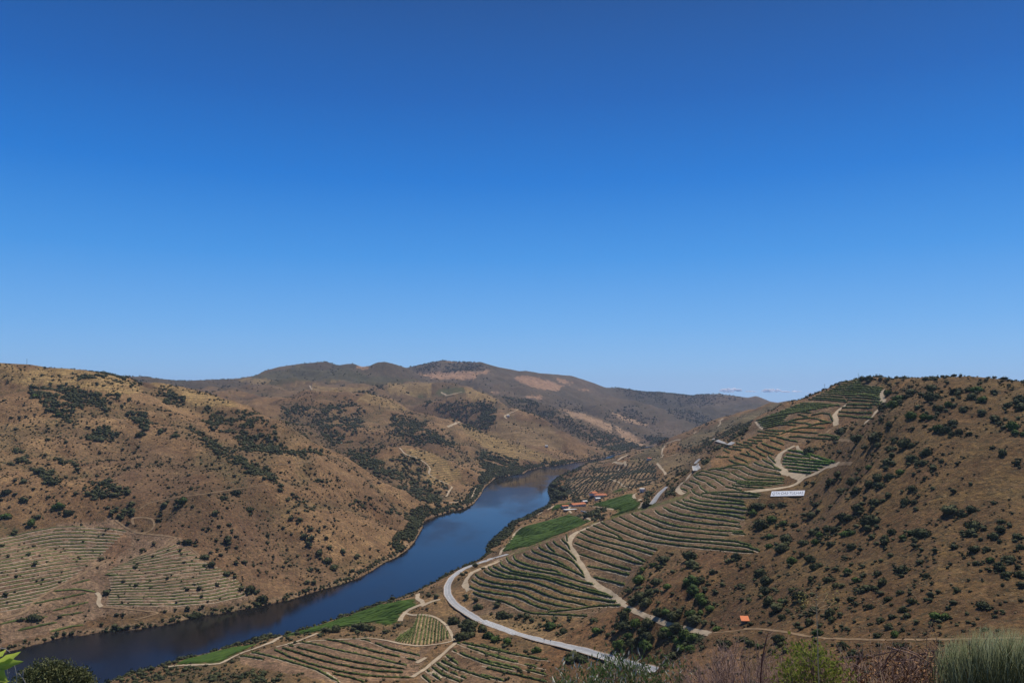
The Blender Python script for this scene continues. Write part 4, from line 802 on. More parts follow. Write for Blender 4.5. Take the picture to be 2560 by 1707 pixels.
# shrubs read one by one off the photograph: tile, then x, y, width
SH = {'8': "601,62,75 730,82,50 955,100,105 1095,50,95 1015,15,45 1155,35,35 1355,40,80 1430,45,60 1330,75,40 1437,105,45 1735,100,130 1905,108,90 1825,150,75 2090,55,40 835,175,80 880,180,60 820,205,40 970,140,50 1050,200,150 1080,170,70 1110,255,50 660,185,25 505,150,50 570,155,80 110,75,100 235,70,60 310,78,65 80,130,70 140,215,180 230,190,80 330,220,65 275,255,45 340,275,40 425,240,70 460,285,40 575,290,75 635,320,60 700,260,80 750,280,70 770,315,35 850,310,75 905,300,60 940,245,55 1245,295,75 1335,340,65 1350,290,40 1490,290,130 1400,300,60 1540,320,60 1425,370,55 1080,330,60 1180,370,90 1185,435,50 900,425,70 730,400,70 690,350,40 600,380,60 495,390,70 355,355,110 215,335,70 160,345,40 120,395,30 210,415,60 325,430,110 420,465,35 485,485,60 550,520,90 400,540,80 590,590,90 640,570,60 860,520,35 895,570,40 775,610,55 870,630,65 700,600,50 1000,580,55 940,700,65 1005,665,50 1120,645,65 1150,540,45 1160,720,80 1035,755,95 1105,765,60 700,690,85 770,745,70 820,750,50 560,690,60 140,630,110 190,700,120 185,790,90 210,870,100 290,920,110 320,870,60 350,885,50 365,960,50 320,1010,70 45,870,50 475,835,110 400,775,60 500,920,60 590,950,90 725,970,95 770,940,40 800,990,50 740,1030,60 620,770,40 895,865,65 940,900,40 1060,925,60 1200,860,60 1240,910,30 1285,620,50 1335,610,85 1475,545,60 1490,585,25 1530,665,60 1310,800,60 1410,880,65 1520,865,40 1565,870,45 1625,800,45 1710,930,50 1615,1000,90 1690,1000,75 1340,945,60 1245,1005,60 1370,1000,60 1445,1055,50 1570,1070,50 1640,1090,40 1780,1075,35 1145,1035,65 1125,1160,65 1215,1090,70 1270,1150,80 1075,1070,30 1040,1025,30 860,1110,40 775,1125,35 545,1055,85 450,1075,55 620,1140,75 635,1080,50 290,1190,90 310,1240,60 140,1140,40 350,1290,70 235,1300,60 120,1250,70 20,1210,50 60,1235,70 830,1255,80 920,1300,60 965,1250,40 975,1340,80 910,1330,60 1290,1245,75 1360,1250,60 1995,905,90 2165,965,50 2110,1005,40 1870,980,40 1780,780,60 1490,450,45 1225,495,50 1765,415,75 1940,430,100 2035,440,60 1895,310,70 1925,240,130 2160,270,90 2225,240,50 2165,200,60 2100,330,70 2145,375,45 2300,320,90 1990,360,40 2235,515,90 2320,640,90 2195,650,75 2145,580,100 2065,530,60 1955,555,65 1885,570,30 2320,420,60 2330,870,40 2170,740,35",
 '7': "955,765,150 1100,765,150 1250,795,60 1345,825,110 1400,840,60 1120,840,60 810,725,90 540,885,90 1215,865,70 1235,925,55 1525,900,80 1405,945,90 1490,980,80 1190,975,90 1240,990,50 1650,970,45 1185,1030,50 1580,1020,60 1045,1025,60 965,1045,45 1305,1065,60 1215,1100,75 1415,1080,40 1505,1115,40 1120,1105,90 1145,1170,80 1045,1165,90 1395,1195,75 1570,1200,40 1890,1165,40 1205,1250,60 820,1215,85 900,1150,80 940,1210,80 950,1120,60 785,1080,80 720,1145,70 805,1120,40 940,1080,40 575,1160,50 590,1090,40 1905,430,75 1990,450,80 1985,560,80 1825,540,60 1745,650,80 1610,575,50 1640,520,80 1750,510,50 1700,500,60 1615,700,80 1690,710,80 1735,740,60 1795,720,70 1890,745,45 2155,900,75 2100,620,80 2240,680,90 2260,730,60 2170,690,50 2325,740,60 2130,660,50 2300,445,90 2310,510,80 2200,500,60 1945,365,90 1780,380,90 1560,365,90 1470,415,50 1390,395,90 1560,440,90 1450,525,50 1250,490,130 1200,400,80 1300,440,90 1390,590,90 1500,600,70 1550,610,60 1210,665,60 1145,632,40 1265,615,30 1975,322,30 1145,530,60 980,290,60 1040,288,60 1140,290,40 1095,290,25 1560,293,36 1600,293,36 1200,292,40 890,935,30 2285,615,40 2085,395,60",
 '6': "1760,490,140 1780,560,100 1810,600,60 1480,710,100 1540,520,90 1450,570,60 1500,590,60 1360,610,60 1615,635,50 1575,755,65 1340,690,120 1780,690,150 1840,690,80 1790,780,110 1890,780,55 1850,840,80 1870,880,80 1820,870,60 1970,800,50 1935,935,75 2195,745,65 2030,740,45 1910,735,35 2260,870,55 1955,635,50 1255,790,70 1350,820,150 1430,800,100 1280,880,90 1400,890,100 2150,505,70 2085,545,50 2250,570,50 1210,1000,110 1240,960,60 1200,1080,110 1310,1060,90 1410,1050,130 1500,970,90 1560,960,80 1620,1000,110 1680,960,70 1650,1100,100 1560,1110,80 1770,980,90 1800,1030,100 1850,970,60 1885,1060,60 1950,1070,50 1990,1110,70 1860,1105,40 1170,1240,110 1380,1120,110 1400,1180,120 1390,1240,110 1250,1160,70 1280,1230,90 1530,1150,90 1600,1150,70 1720,1160,110 1800,1180,110 1850,1190,70 1660,1220,90 1690,1270,90 1640,1330,100 1770,1270,80 1780,1220,50 1450,1340,50 1530,1330,40 1870,1270,50 980,1125,70 1070,1165,50 950,1030,70 700,1120,80 585,1080,110 630,1030,50 750,1020,50 185,990,70 140,905,60 385,1010,60 330,1000,50 440,1040,50 780,1340,130 850,1350,110 475,1290,65 15,1100,70 70,1160,80 130,1195,70 225,1215,85 650,1290,40 2210,1190,70 2250,1230,60 2070,1230,100 980,150,60 1030,180,50 900,150,80 990,120,60 1400,60,80",
 '4': "1980,580,50 1865,655,45 1650,840,50 1895,840,60 2000,925,70 2160,905,60 2200,995,90 2275,1000,40 1980,870,50 1790,1040,120 1910,1040,80 1850,1080,60 1945,1060,100 1910,1110,90 1870,1170,110 1935,1160,70 2040,1110,80 1215,1130,55 1330,1075,50 1030,1080,130 1100,1110,70 970,1090,60 800,1110,90 715,1120,60 670,1160,60 275,1210,45 250,1170,60 200,1180,80 980,1140,50 850,1000,45 430,1200,40 80,780,85 190,860,80 145,910,70 660,465,80 735,530,70 785,590,70 600,355,60 540,335,60 570,400,60 755,425,50 595,620,50 570,720,50 615,725,50 945,625,45 990,500,50 860,460,50 430,185,50 500,195,50 595,270,55 660,285,40",
 '2': "125,300,60 285,1000,130 855,520,55 1910,345,75 1570,380,80 1715,500,75 1780,560,80 1910,640,65 2095,780,80 50,150,95 320,170,60 190,30,60 265,215,80 490,75,90 575,130,100 1535,35,80 1380,75,60 1810,140,60 960,1095,60 1650,1000,90 900,805,60 230,485,35 295,560,40 15,410,40 70,500,30",
 '1': "1965,1230,90 1525,1300,70 2080,1340,160 190,1145,55 55,1225,60 320,1060,70 480,560,130 290,420,80 1210,680,130 1340,700,110 1460,740,110 1160,745,80 550,815,40 400,790,50 1860,1270,80"}
cand = []
for tl, txt in SH.items():
    for q in txt.split():
        x, y, w_ = (float(v) for v in q.split(',')); s = TILE[tl][2]
        px, py = TL(tl, [(x, y)])[0]; h = hit(px, py + w_ * .30 / s, 200, 3000)
        if h is None: continue
        wm = w_ / s * h[3] * math.cos(math.atan2(h[0], h[1])) / F_PX * 1.12
        cand.append((w_ / s, px, py, h[0], h[1], h[2], h[3], min(wm, 11)))
cand.sort(key=lambda c: -c[0])
solo, rest = cand[:295], cand[295:]
LM = [("the orange-roofed hut", 1862, 1549), ("the white signboard", 1968, 1232), ("the road bend", 1121, 1450), ("the fork of the pale track", 1557, 1515), ("the bushy summit", 2150, 945), ("the curved upper track", 1945, 1160), ("the ringed striped plot", 1080, 1580), ("the ring track across the river", 365, 1315), ("the wedge-shaped plot across the river", 560, 1440), ("the grey-green broom", 2470, 1560), ("the dry flower stalk", 2045, 1500), ("the valley path end", 2300, 1590), ("the low end of the road", 1560, 1640), ("the riverside houses", 1470, 1260), ("the hill's rounded skyline", 2400, 945), ("the ravine scrub", 1680, 1610), ("the lowest long terrace", 1850, 1400), ("the golden hilltop orchard", 250, 980), ("the path beyond the hut", 1780, 1450), ("the bare upper slope", 2250, 1200), ("the middle of the dry hill", 2150, 1380), ("the hill's steep edge", 2500, 1300)]
cnt_lm = {}
by = {}
for c in solo:
    k = min(range(len(LM)), key=lambda i: math.hypot(LM[i][1] - c[1], LM[i][2] - c[2])); by.setdefault(k, []).append(c)
smesh = []
for k, (V, F) in enumerate(BUSH):
    o = mesh_np('shrub', V, F, M['shrub']); smesh.append(o.data); bpy.data.objects.remove(o)
    o = mesh_np('shrub', V, F, M['broad']); smesh.append(o.data); bpy.data.objects.remove(o)
for k, L in by.items():
    L.sort(key=lambda c: math.hypot(LM[k][1] - c[1], LM[k][2] - c[2]))
    for i, c in enumerate(L):
        br = (perlin(np.array(c[1] / 60), np.array(c[2] / 60)) > .16) or (1200 < c[1] < 1800 and c[2] > 1500 and i % 3 == 0)
        o = bpy.data.objects.new('shrub', smesh[2 * random.randrange(len(BUSH)) + (1 if br else 0)]); COL.objects.link(o)
        w_ = c[7]; hr = random.uniform(.8, 1.15); o.scale = (w_ * random.uniform(.95, 1.3), w_ * random.uniform(.8, 1.05), w_ * hr); o.location = (c[3], c[4], c[5] - .08 * w_); o.rotation_euler = (0, 0, random.uniform(0, 6.28))
        big = 'broad' if c[0] > 28 else 'rounded' if c[0] > 20 else 'small'
        if LM[k][0] == "the riverside houses": br = False
        tag(o, f"{big} {'bright green' if br else 'dark green'} shrub, {ordw(i + 1)} closest to {LM[k][0]}", 'shrub', 'shrubs scattered over the dry slopes')
comp = []
for c in solo:
    for q in range(random.choice((1, 2, 2, 3, 4))):
        a = random.uniform(0, 6.28); d = c[7] * random.uniform(.38, .85); comp.append((c[3] + d * math.cos(a), c[4] + d * math.sin(a), c[7] * random.uniform(.25, .6), random.uniform(.6, 1.0)))
print('shrubs', len(solo), 'rest', len(rest), round(time.time() - T0, 1))
# ------------------------------------------------------------------ scattered scrub: world-space scatter, density by place
SCAT = []   # (zone txt or None, dmin, dmax, density per 100 m2, wmin, wmax, noise threshold)
def scatter(txt, d0, d1, dens100, w0, w1, thr=-9.0, clump=40.0, out=None, hr=(.6, 1.0)):
    res = [] if out is None else out
    for poly in (parse(txt) if txt else [None]):
        if poly is None: u0, u1 = math.radians(-33), math.radians(33)
        else:
            xs = [p[0] for p in poly]; us = [float(px2dir(x, y)[0]) for x, y in [(p[0], p[1]) for p in poly]]; u0, u1 = min(us), max(us)
        area = 0.5 * (u1 - u0) * (d1 ** 2 - d0 ** 2); n = int(area / 100 * dens100); n = min(n, 3000000)
        u = rng.uniform(u0, u1, n); D = np.sqrt(rng.uniform(d0 ** 2, d1 ** 2, n)); x = D * np.sin(u); y = D * np.cos(u); z = gz(x, y)
        t = (z - HCAM) / D; px, py = dir2px(u, t)
        i = np.clip(np.searchsorted(ug, u), 0, len(ug) - 1); j = np.clip(np.searchsorted(vg, np.log(D)), 0, len(vg) - 1)
        ok = (SD[i, j] > 2.5) & (t > RUNMAX[i, j] - .006) & (py < 1740)
        if poly is not None: ok &= inpoly(px + rng.normal(0, 5, n) + 16 * fbm(x / 22, y / 22, 3), py + rng.normal(0, 3, n) + 10 * fbm(x / 22 + 50, y / 22, 3), poly)
        ok &= fbm(x / clump, y / clump, 3) + .35 * hollow(x, y) > thr + .12
        k = np.nonzero(ok)[0]; w = w0 + (w1 - w0) * rng.random(len(k)) ** 1.8
        res.append(np.stack([x[k], y[k], w, rng.uniform(hr[0], hr[1], len(k))], -1))
    return res
VINEZ = [p for p in parse("""6: -800,1568 -500,1350 0,1000 1200,910 1180,860 1240,720 1270,640 1380,560 1490,470 1650,440 2340,480 2240,300 2240,60 1760,0 1450,50 1100,170 730,280 0,520; B: 430,1310 860,1130 770,1050 870,970 940,850 1180,760 1270,620 1560,440 2000,200 1900,60 2340,-150 2340,1100 1980,1180 1780,1260 1700,1568 0,1568; 7: 950,285 1165,375 1165,500 1000,660 830,660 780,790 440,830 500,900 740,1000 600,1100 440,1120 200,1230 0,1280 0,760 80,630 480,480 700,385; 4: 940,1190 1250,1200 1510,1340 1560,1360 1450,1530 830,1568 0,1400 0,1330 400,1250; 4: 1480,990 1640,1015 1740,1100 1790,1190 1500,1250 1280,1215 1340,1150 1450,1080""")] + parse(GREENF)
def drop_in(pts, polys, frac=1.0):
    u = np.arctan2(pts[:, 0], pts[:, 1]); D = np.hypot(pts[:, 0], pts[:, 1]); t = (gz(pts[:, 0], pts[:, 1]) - HCAM) / D; px, py = dir2px(u, t)
    bad = np.zeros(len(pts), bool)
    for p in polys: bad |= inpoly(px, py, p)
    return pts[~(bad & (rng.random(len(pts)) < frac))]
# dense patches
PD = "1: 240,400 400,350 560,350 700,380 1000,430 1100,460 900,560 700,500 560,620 640,660 500,640 430,560 300,480; 1: 1060,570 1200,560 1280,690 1130,690; 1: 1280,380 1480,430 1590,500 1400,490; 1: 690,1200 900,1140 1150,1300 1110,1440 1050,1490 850,1380; 1: 270,1020 340,1020 480,1150 540,1290 440,1290 330,1130; 1: 80,870 260,960 230,1010 160,960; 1: 480,960 600,1000 760,1160 640,1060; 1: 690,760 900,700 1000,800 870,820"
PD2 = "1: 1690,530 2100,560 2330,700 2330,880 2100,900 1900,760 1700,680; 3: 0,600 130,700 280,830 400,850 700,900 740,950 500,950 200,900 0,860; 3: 600,1130 740,1130 850,1300 1300,1400 1550,1440 1500,1568 1350,1450 900,1340 760,1200; 1: 1500,640 1640,720 1800,830 2050,970 2330,1110 2330,1180 1900,980 1640,780; 1: 540,280 900,240 1120,300 1180,380 1000,330; 3: 0,940 240,1120 440,1240 700,1440 660,1460 400,1300 0,1000"
PD3 = "3: 700,520 900,460 1050,560 1000,700 900,850 740,800 600,640; 3: 340,520 560,520 600,600 430,660 380,600; 3: 1250,600 1400,600 1600,700 1800,780 1750,850 1500,850 1250,720; 3: 1500,490 2130,480 2140,600 2050,740 1900,700 1700,590; 5: 0,480 130,520 140,620 50,740 0,700; 5: 180,440 430,460 560,540 900,700 1300,830 1330,870 1100,900 900,800 600,640 330,540; 3: 900,900 1330,880 1580,1020 1560,1080 1450,1120 1300,1120 1100,1100; 3: 1500,1130 1740,1180 1720,1220 1640,1260 1700,1350 1550,1420 1300,1200; 3: 2110,1130 2000,1250 1950,1330 1720,1390 1700,1340 1920,1300 1960,1200; 5: 0,880 300,1000 380,1060 130,1110 0,1260; 5: 460,1000 700,980 700,1005 500,1020; 3: 1950,900 2300,960 2335,1060 2100,1120 2000,1000"
PD4 = "5: 1090,560 1300,520 1510,640 1400,680; 5: 1560,540 1800,560 1980,660 1840,690 1600,580; 5: 1020,570 1240,660 1300,720 1100,640; 5: 1370,740 1590,790 1560,830 1400,840; 5: 600,470 760,510 900,540 760,560; 3: 1040,390 1200,340 1180,380 900,470; 3: 1400,190 1640,150 1900,160 2100,210 1900,230 1500,240; 5: 1100,360 1700,420 2200,440 1800,520 1300,460"
PR = "A: 60,1010 300,870 600,760 650,850 620,900 300,1060 100,1090; B: 880,500 1280,340 1580,430 1300,480 1100,540; B: 1120,640 1250,600 1240,740 1120,770; B: 640,1000 780,960 770,1100 820,1150 620,1180; B: 310,1150 420,1120 420,1280 300,1310; C: 1420,910 1600,900 1650,1000 1600,1040 1400,1040; C: 1200,940 1480,980 1420,1040 1300,1020; C: 1040,760 1370,690 1380,760 1100,800; 5: 565,1220 640,1120 700,1110 760,1250 640,1300; 5: 670,1110 780,1040 810,1060; B: 740,790 900,760 940,850 760,900"
PT6 = "6: 1240,740 1480,760 1500,900 1260,920; 6: 1140,1000 1480,1000 1480,1090 1250,1110 1140,1080; 6: 1580,1100 1870,1100 1880,1200 1600,1380 1580,1280; 6: 1110,1200 1450,1150 1450,1280 1110,1280; 6: 1700,640 1890,660 1910,790 1890,900 1790,870; 6: 480,1040 640,1020 640,1120 520,1120; 2: 900,1568 1340,1440 1500,1430 2000,1450 2350,1500 2350,1568; 4: 0,1450 300,1490 600,1500 620,1568 0,1568"
PM = '3: 640,830 840,940 930,1000 1060,1100 1250,1180 1400,1240 1480,1310 1560,1290 1560,1090 1300,1100 1100,1040 950,900 760,880; 3: 330,520 720,520 780,850 640,830 400,690; 3: 1000,700 1700,700 2000,1000 1950,1150 1750,1000 1400,850 1000,850'
A1 = []
scatter(PM, 1450, 3200, 1.0, 2.8, 7.0, -.2, 60, A1)
scatter(PD, 600, 1900, 5.5, 3.2, 9.5, -.3, 30, A1); scatter(PD2, 600, 2100, 3.6, 2.8, 8.5, -.15, 35, A1)
scatter(PD3, 1500, 4300, 2.8, 3.5, 10.5, -.3, 60, A1); scatter(PR, 500, 2400, 4.2, 2.5, 7.0, -.5, 20, A1); scatter(PT6, 300, 900, 3.0, 2.0, 5.0, -.3, 15, A1)
A1 = np.concatenate(A1); A1 = drop_in(A1, VINEZ[:3])
rest_pts = np.array([(c[3], c[4], c[7], .9) for c in rest]) if rest else np.zeros((0, 4))
merge_bushes('scrub_thicket', off_ways(np.concatenate([A1, rest_pts, np.array(comp)])), LOWBUSH, 'thicket', 'dense dark green evergreen thickets in the gullies and hollows')
A2 = []
scatter(None, 720, 1500, 1.7, 1.2, 3.2, -.3, 70, A2, (.6, .95)); scatter(None, 640, 1500, .42, 3.0, 6.5, -.12, 90, A2, (.6, .9)); scatter(None, 1500, 2900, .62, 2.4, 6.0, -.05, 120, A2, (.6, .95))
scatter(None, 230, 720, 4.2, .6, 2.3, -.12, 25, A2, (.5, .9)); scatter(None, 260, 720, .35, 2.0, 4.2, -.1, 25, A2, (.5, .9))
scatter(PD4, 2600, 7500, .5, 6.0, 14.0, -.3, 200, A2); scatter(None, 2900, 5200, .07, 4.0, 11.0, -.05, 150, A2)
scatter("1: 0,160 220,210 600,205 870,240 1100,310 1190,400 1000,420 830,400 700,370 540,340 420,345 180,340 0,280", 1300, 2200, .9, 1.2, 2.6, -9, 50, A2)
A2 = drop_in(np.concatenate(A2), VINEZ, .985)
A2 = drop_in(A2, parse('2: 0,350 500,240 950,190 1100,290 1300,330 1500,350 1700,500 2150,850 2000,900 1600,960 900,1000 500,1120 0,1250'), .6)
merge_bushes('low_scrub', off_ways(A2), TINYBUSH, 'scrub', 'low dry scrub and small bushes dotted over the brown slopes')
# dry straw tussocks on the near slope
A4 = []; scatter(None, 230, 640, 6.0, .5, 1.6, .02, 12, A4, (.5, .8)); A4 = off_ways(drop_in(np.concatenate(A4), VINEZ, 1.0))[:11000]
M['tussock'] = leafy('dry_tussocks', (.12, .085, .035), (.30, .215, .10), 0.3)
TUS = [(ICO_V * (1 + rng.normal(0, .12, (12, 1))) * (.5, .5, .4), ICO_F) for _ in range(4)]
merge_bushes('grass_tussocks', A4, TUS, 'tussock', 'pale dry grass tussocks on the slope nearest the viewpoint')
# belt of bushes along both banks
A3 = []
for D0, D1, dd in ((560, 1500, 13.0), (1500, 3600, 8.0)):
    n = int(.5 * math.radians(66) * (D1 ** 2 - D0 ** 2) / 100 * dd); u = rng.uniform(-math.radians(33), math.radians(33), n); D = np.sqrt(rng.uniform(D0 ** 2, D1 ** 2, n))
    i = np.clip(np.searchsorted(ug, u), 0, len(ug) - 1); j = np.clip(np.searchsorted(vg, np.log(D)), 0, len(vg) - 1); sd_ = SD[i, j]; x = D * np.sin(u); y = D * np.cos(u)
    west = np.where(x < (y - 1050) * .1 - 20, 1.0, 1.0); wid = 7 + 12 * (D > 1100) * (x < 200)
    k = np.nonzero((sd_ > 1.2) & (sd_ < wid) & (fbm(x / 25, y / 25, 2) > -.38))[0]
    A3.append(np.stack([x[k], y[k], rng.uniform(1.8, 5.6, len(k)) * (.7 + .5 * (D[k] > 1100)), rng.uniform(.6, 1.1, len(k))], -1))
A3 = drop_in(np.concatenate(A3), parse(GREENF))
merge_bushes('riverbank_bushes', off_ways(A3), TINYBUSH, 'shrub', 'green bushes and reeds fringing both river banks')
# ------------------------------------------------------------------ olive grove by the river bend
OP = parse("C: 1060,720 1000,560 1050,460 1230,350 1500,290 1850,240 2150,190 2340,260 2340,480 2200,560 2000,590 1600,600 1400,670 1200,760")[0]
TRK = parse("C: 1620,430 1700,470 1830,510 1840,550 1970,575")[0]
pts = []
for a_ in np.arange(-420, 420, 10.0):
    for b_ in np.arange(-420, 520, 4.6):
        x = 230 + a_ * .86 + b_ * .5 + 3.0 * math.sin(b_ / 40); y = 1700 + b_ * .86 - a_ * .5
        pts.append((x, y))
pts = np.array(pts); pts += rng.normal(0, .35, pts.shape)
u = np.arctan2(pts[:, 0], pts[:, 1]); D = np.hypot(pts[:, 0], pts[:, 1]); px, py = dir2px(u, (gz(pts[:, 0], pts[:, 1]) - HCAM) / D)
i_ = ghost(u); j_ = np.searchsorted(vg, np.log(D)); ok = inpoly(px, py, OP) & (SD[i_, j_] > 6) & (rng.random(len(pts)) > .07); pts = pts[ok]
pts = pts[np.argsort(np.hypot(pts[:, 0], pts[:, 1]))]
ol = [bush_vf(3, 60, 80 + k, .12, (ICO_V, ICO_F)) for k in range(3)]; om = []
trunk_me = None
for V, F in ol:
    V = V.copy(); V[:, 2] = V[:, 2] * .8 + .28; o = mesh_np('olive_tree', V, F, M['olive']); om.append(o.data); bpy.data.objects.remove(o)
OLS = pts[:280]
for k, (x, y) in enumerate(OLS):
    o = bpy.data.objects.new('olive_tree', om[k % 3]); COL.objects.link(o); s = random.uniform(3.4, 4.8); o.scale = (s, s, s); o.location = (x, y, float(gz(x, y)) - .1); o.rotation_euler = (0, 0, random.uniform(0, 6.28))
    tag(o, 'small grey-green olive tree in the regular grove by the river bend', 'olive tree', 'olive trees of the riverside grove')
if len(pts) > 280:
    r_ = pts[280:]; merge_bushes('olive_grove', np.concatenate([r_, np.stack([rng.uniform(3.2, 4.6, len(r_)), rng.uniform(.8, 1, len(r_))], -1)], 1), LOWBUSH[:3], 'olive', 'rows of olive trees farther up the grove')
print('scrub', round(time.time() - T0, 1))
# ------------------------------------------------------------------ mesh builder for made things
class MB:
    def __init__(s): s.v = []; s.f = []
    def add(s, V, F):
        b = len(s.v); s.v += [tuple(p) for p in V]; s.f += [tuple(i + b for i in f) for f in F]
    def box(s, c, d, rz=0.0):
        cx, cy, cz = c; hx, hy, hz = d[0] / 2, d[1] / 2, d[2] / 2; ca, sa = math.cos(rz), math.sin(rz); V = []
        for z in (-hz, hz):
            for x, y in ((-hx, -hy), (hx, -hy), (hx, hy), (-hx, hy)): V.append((cx + x * ca - y * sa, cy + x * sa + y * ca, cz + z))
        s.add(V, [(3, 2, 1, 0), (4, 5, 6, 7), (0, 1, 5, 4), (1, 2, 6, 5), (2, 3, 7, 6), (3, 0, 4, 7)])
    def tube(s, pts, rad, n=5):
        pts = [Vector(p) for p in pts]; rad = rad if isinstance(rad, (list, tuple)) else [rad] * len(pts); V = []; F = []
        for i, p in enumerate(pts):
            d = (pts[min(i + 1, len(pts) - 1)] - pts[max(i - 1, 0)]).normalized(); a = d.cross(Vector((.31, .52, .8))).normalized(); b = d.cross(a)
            for k in range(n):
                t_ = 6.2832 * k / n; V.append(p + (a * math.cos(t_) + b * math.sin(t_)) * rad[i])
        for i in range(len(pts) - 1):
            for k in range(n): F.append((i * n + k, i * n + (k + 1) % n, (i + 1) * n + (k + 1) % n, (i + 1) * n + k))
        F.append(tuple(range(n))[::-1]); F.append(tuple((len(pts) - 1) * n + k for k in range(n))); s.add(V, F)
    def build(s, name, mat, parent=None, smooth=False):
        me = bpy.data.meshes.new(name); me.from_pydata(s.v, [], s.f); me.materials.append(mat); me.update()
        if smooth: me.polygons.foreach_set('use_smooth', [True] * len(me.polygons))
        o = bpy.data.objects.new(name, me); COL.objects.link(o); o.parent = parent; return o
def hippf(L, W, H, ov=.5, hip=0.0, th=.18):
    """roof with overhang: a solid shell, ridge along x"""
    x, y = L / 2 + ov, W / 2 + ov; r = L / 2 + ov - hip
    V = [(-x, -y, 0), (x, -y, 0), (x, y, 0), (-x, y, 0), (-r, 0, H), (r, 0, H)]
    V2 = [(a, b, c + th) for a, b, c in V]
    F = [(0, 1, 5, 4), (2, 3, 4, 5), (1, 2, 5), (3, 0, 4)]
    return V + V2, [f[::-1] for f in F] + [tuple(i + 6 for i in f) for f in F] + [(0, 1, 7, 6), (1, 2, 8, 7), (2, 3, 9, 8), (3, 0, 6, 9)]
def house(name, label, px, py, L, W, H, rh, rz, roof='tile', hip=0.0, nwin=3, chim=1, dmin=900, dmax=2400, lift=0.0):
    h = hit(px, py, dmin, dmax)
    e = empty(name, (h[0], h[1], h[2] - .4 + lift), rz); tag(e, label, 'house')
    b = MB(); b.box((0, 0, H / 2), (L, W, H)); b.build('wall', M['white'], e)
    r = MB(); V, F = hippf(L, W, rh, .5, hip); r.add([(a, q, c + H) for a, q, c in V], F); ro = r.build('roof', M[roof], e)
    for k in range(chim):
        c = MB(); c.box((L * (-.28 + .4 * k), W * .12, H + rh * .95), (.9, .9, 1.6)); c.build('chimney', M['white'], ro)
    for s_ in (-1, 1):
        for k in range(nwin):
            x = -L / 2 + (k + .5) * L / nwin
            if k == nwin // 2 and s_ == -1:
                d = MB(); d.box((x, s_ * (W / 2 + .02), 1.1), (1.3, .12, 2.2)); d.build('door', M['wood'], e)
            else:
                d = MB(); d.box((x, s_ * (W / 2 + .02), H * .55), (1.1, .10, 1.2)); wi = d.build('window', M['glass'], e)
                q = MB(); q.box((x, s_ * (W / 2 + .05), H * .55 - .68), (1.4, .25, .12)); q.build('sill', M['stone'], wi)
    return e
house('farmhouse', "white farmhouse with a wide orange hipped roof beside the olive grove", 1503, 1242, 26, 12, 4.2, 3.0, .10, 'tile', 5.0, 5, 2)
house('farmhouse', "orange-roofed house wing with white gable, at the olive grove's lower corner", 1484, 1238, 15, 10, 4.6, 3.2, .75, 'tile', 3.0, 3, 1, lift=.5)
house('farmhouse', "small white outbuilding standing just below the big orange-roofed farmhouse", 1494, 1249, 8, 6, 3.0, 1.4, .3, 'white', 0, 2, 0)
house('farm_building', "long low winery with a pale terracotta gable roof by the courtyard", 1444, 1265, 27, 10, 3.6, 2.4, .62, 'tile', 0, 5, 0)
house('farm_building', "narrow white shed adjoining the uphill end of the long winery", 1461, 1258, 9, 6, 4.2, 1.2, .62, 'white', 0, 2, 0)
house('farm_building', "small terracotta-roofed store at the river end of the courtyard", 1412, 1268, 10, 7, 2.8, 1.6, .35, 'tile', 0, 2, 0)
house('pump_house', "plain white pump house on the cutting above the bright vineyard", 1607, 1229, 7, 10, 5.5, .6, -.5, 'white', 0, 1, 0)
house('cottage', "tiny white cottage among trees above the olive grove", 1623, 1150, 9, 7, 5.0, 1.6, .2, 'tile', 0, 2, 0, 1500, 3000)
house('cottage', "remote white hut on the terraced spur across the water", 1270, 1041.5, 9, 7, 4.5, 1.5, .3, 'white', 0, 2, 0, 2400, 4200)
house('cottage', "remote white hut at the foot of the terraced spur by the water", 1366, 1117, 9, 7, 4.5, 1.5, .3, 'white', 0, 2, 0, 2200, 4200)
# white courtyard wall and yard
h0 = hit(1425, 1273, 900, 2400)
yard = MB(); yard.box((0, 0, .25), (22, 9, .5)); y_ = yard.build('farm_yard', M['white']); y_.location = (h0[0], h0[1], h0[2]); y_.rotation_euler = (0, 0, .5); tag(y_, kind='structure')
def wall_line(txt, hh, mat, label):
    for pl in parse(txt):
        for r in trace(pl, 300):
            r = resample(r, 3.0, 1)
            if r is None: continue
            V, Q = strip_vf(r, [-.25, -.24, .24, .25], 0); V = V.reshape(len(r), 4, 3); V[:, 0, 2] -= .5; V[:, 3, 2] -= .5; V[:, 1, 2] += hh; V[:, 2, 2] += hh; V[:, 0, 2] = V[:, 0, 2]
            o = mesh_np('stone_wall', V.reshape(-1, 3), Q, M[mat]); tag(o, label, 'wall')
wall_line("C: 1240,925 1320,940 1410,975", 1.6, 'white', "low whitewashed wall along the tree plot below the winery")
# orange tool hut on the dry slope
h = hit(1862, 1556, 250, 800); e = empty('tool_hut', (h[0], h[1], h[2] - .2), -.05); e.scale = (.86, .86, .86)
tag(e, "lone small hut with a plain bright orange roof on the dry slope above the path", 'hut')
b = MB(); b.box((0, 0, 1.0), (4.0, 3.0, 2.0)); b.build('wall', M['stone'], e)
b = MB(); b.add([(-2.45, -2.1, 1.75), (2.45, -2.1, 1.75), (2.45, 2.0, 3.7), (-2.45, 2.0, 3.7), (-2.45, -2.1, 1.9), (2.45, -2.1, 1.9), (2.45, 2.0, 3.85), (-2.45, 2.0, 3.85)], [(3, 2, 1, 0), (4, 5, 6, 7), (0, 1, 5, 4), (1, 2, 6, 5), (2, 3, 7, 6), (3, 0, 4, 7)]); b.build('roof', M['orange'], e)
b = MB(); b.box((0, 1.2, 1.9), (4.0, .3, 2.8)); b.build('rear_wall', M['stone'], e)
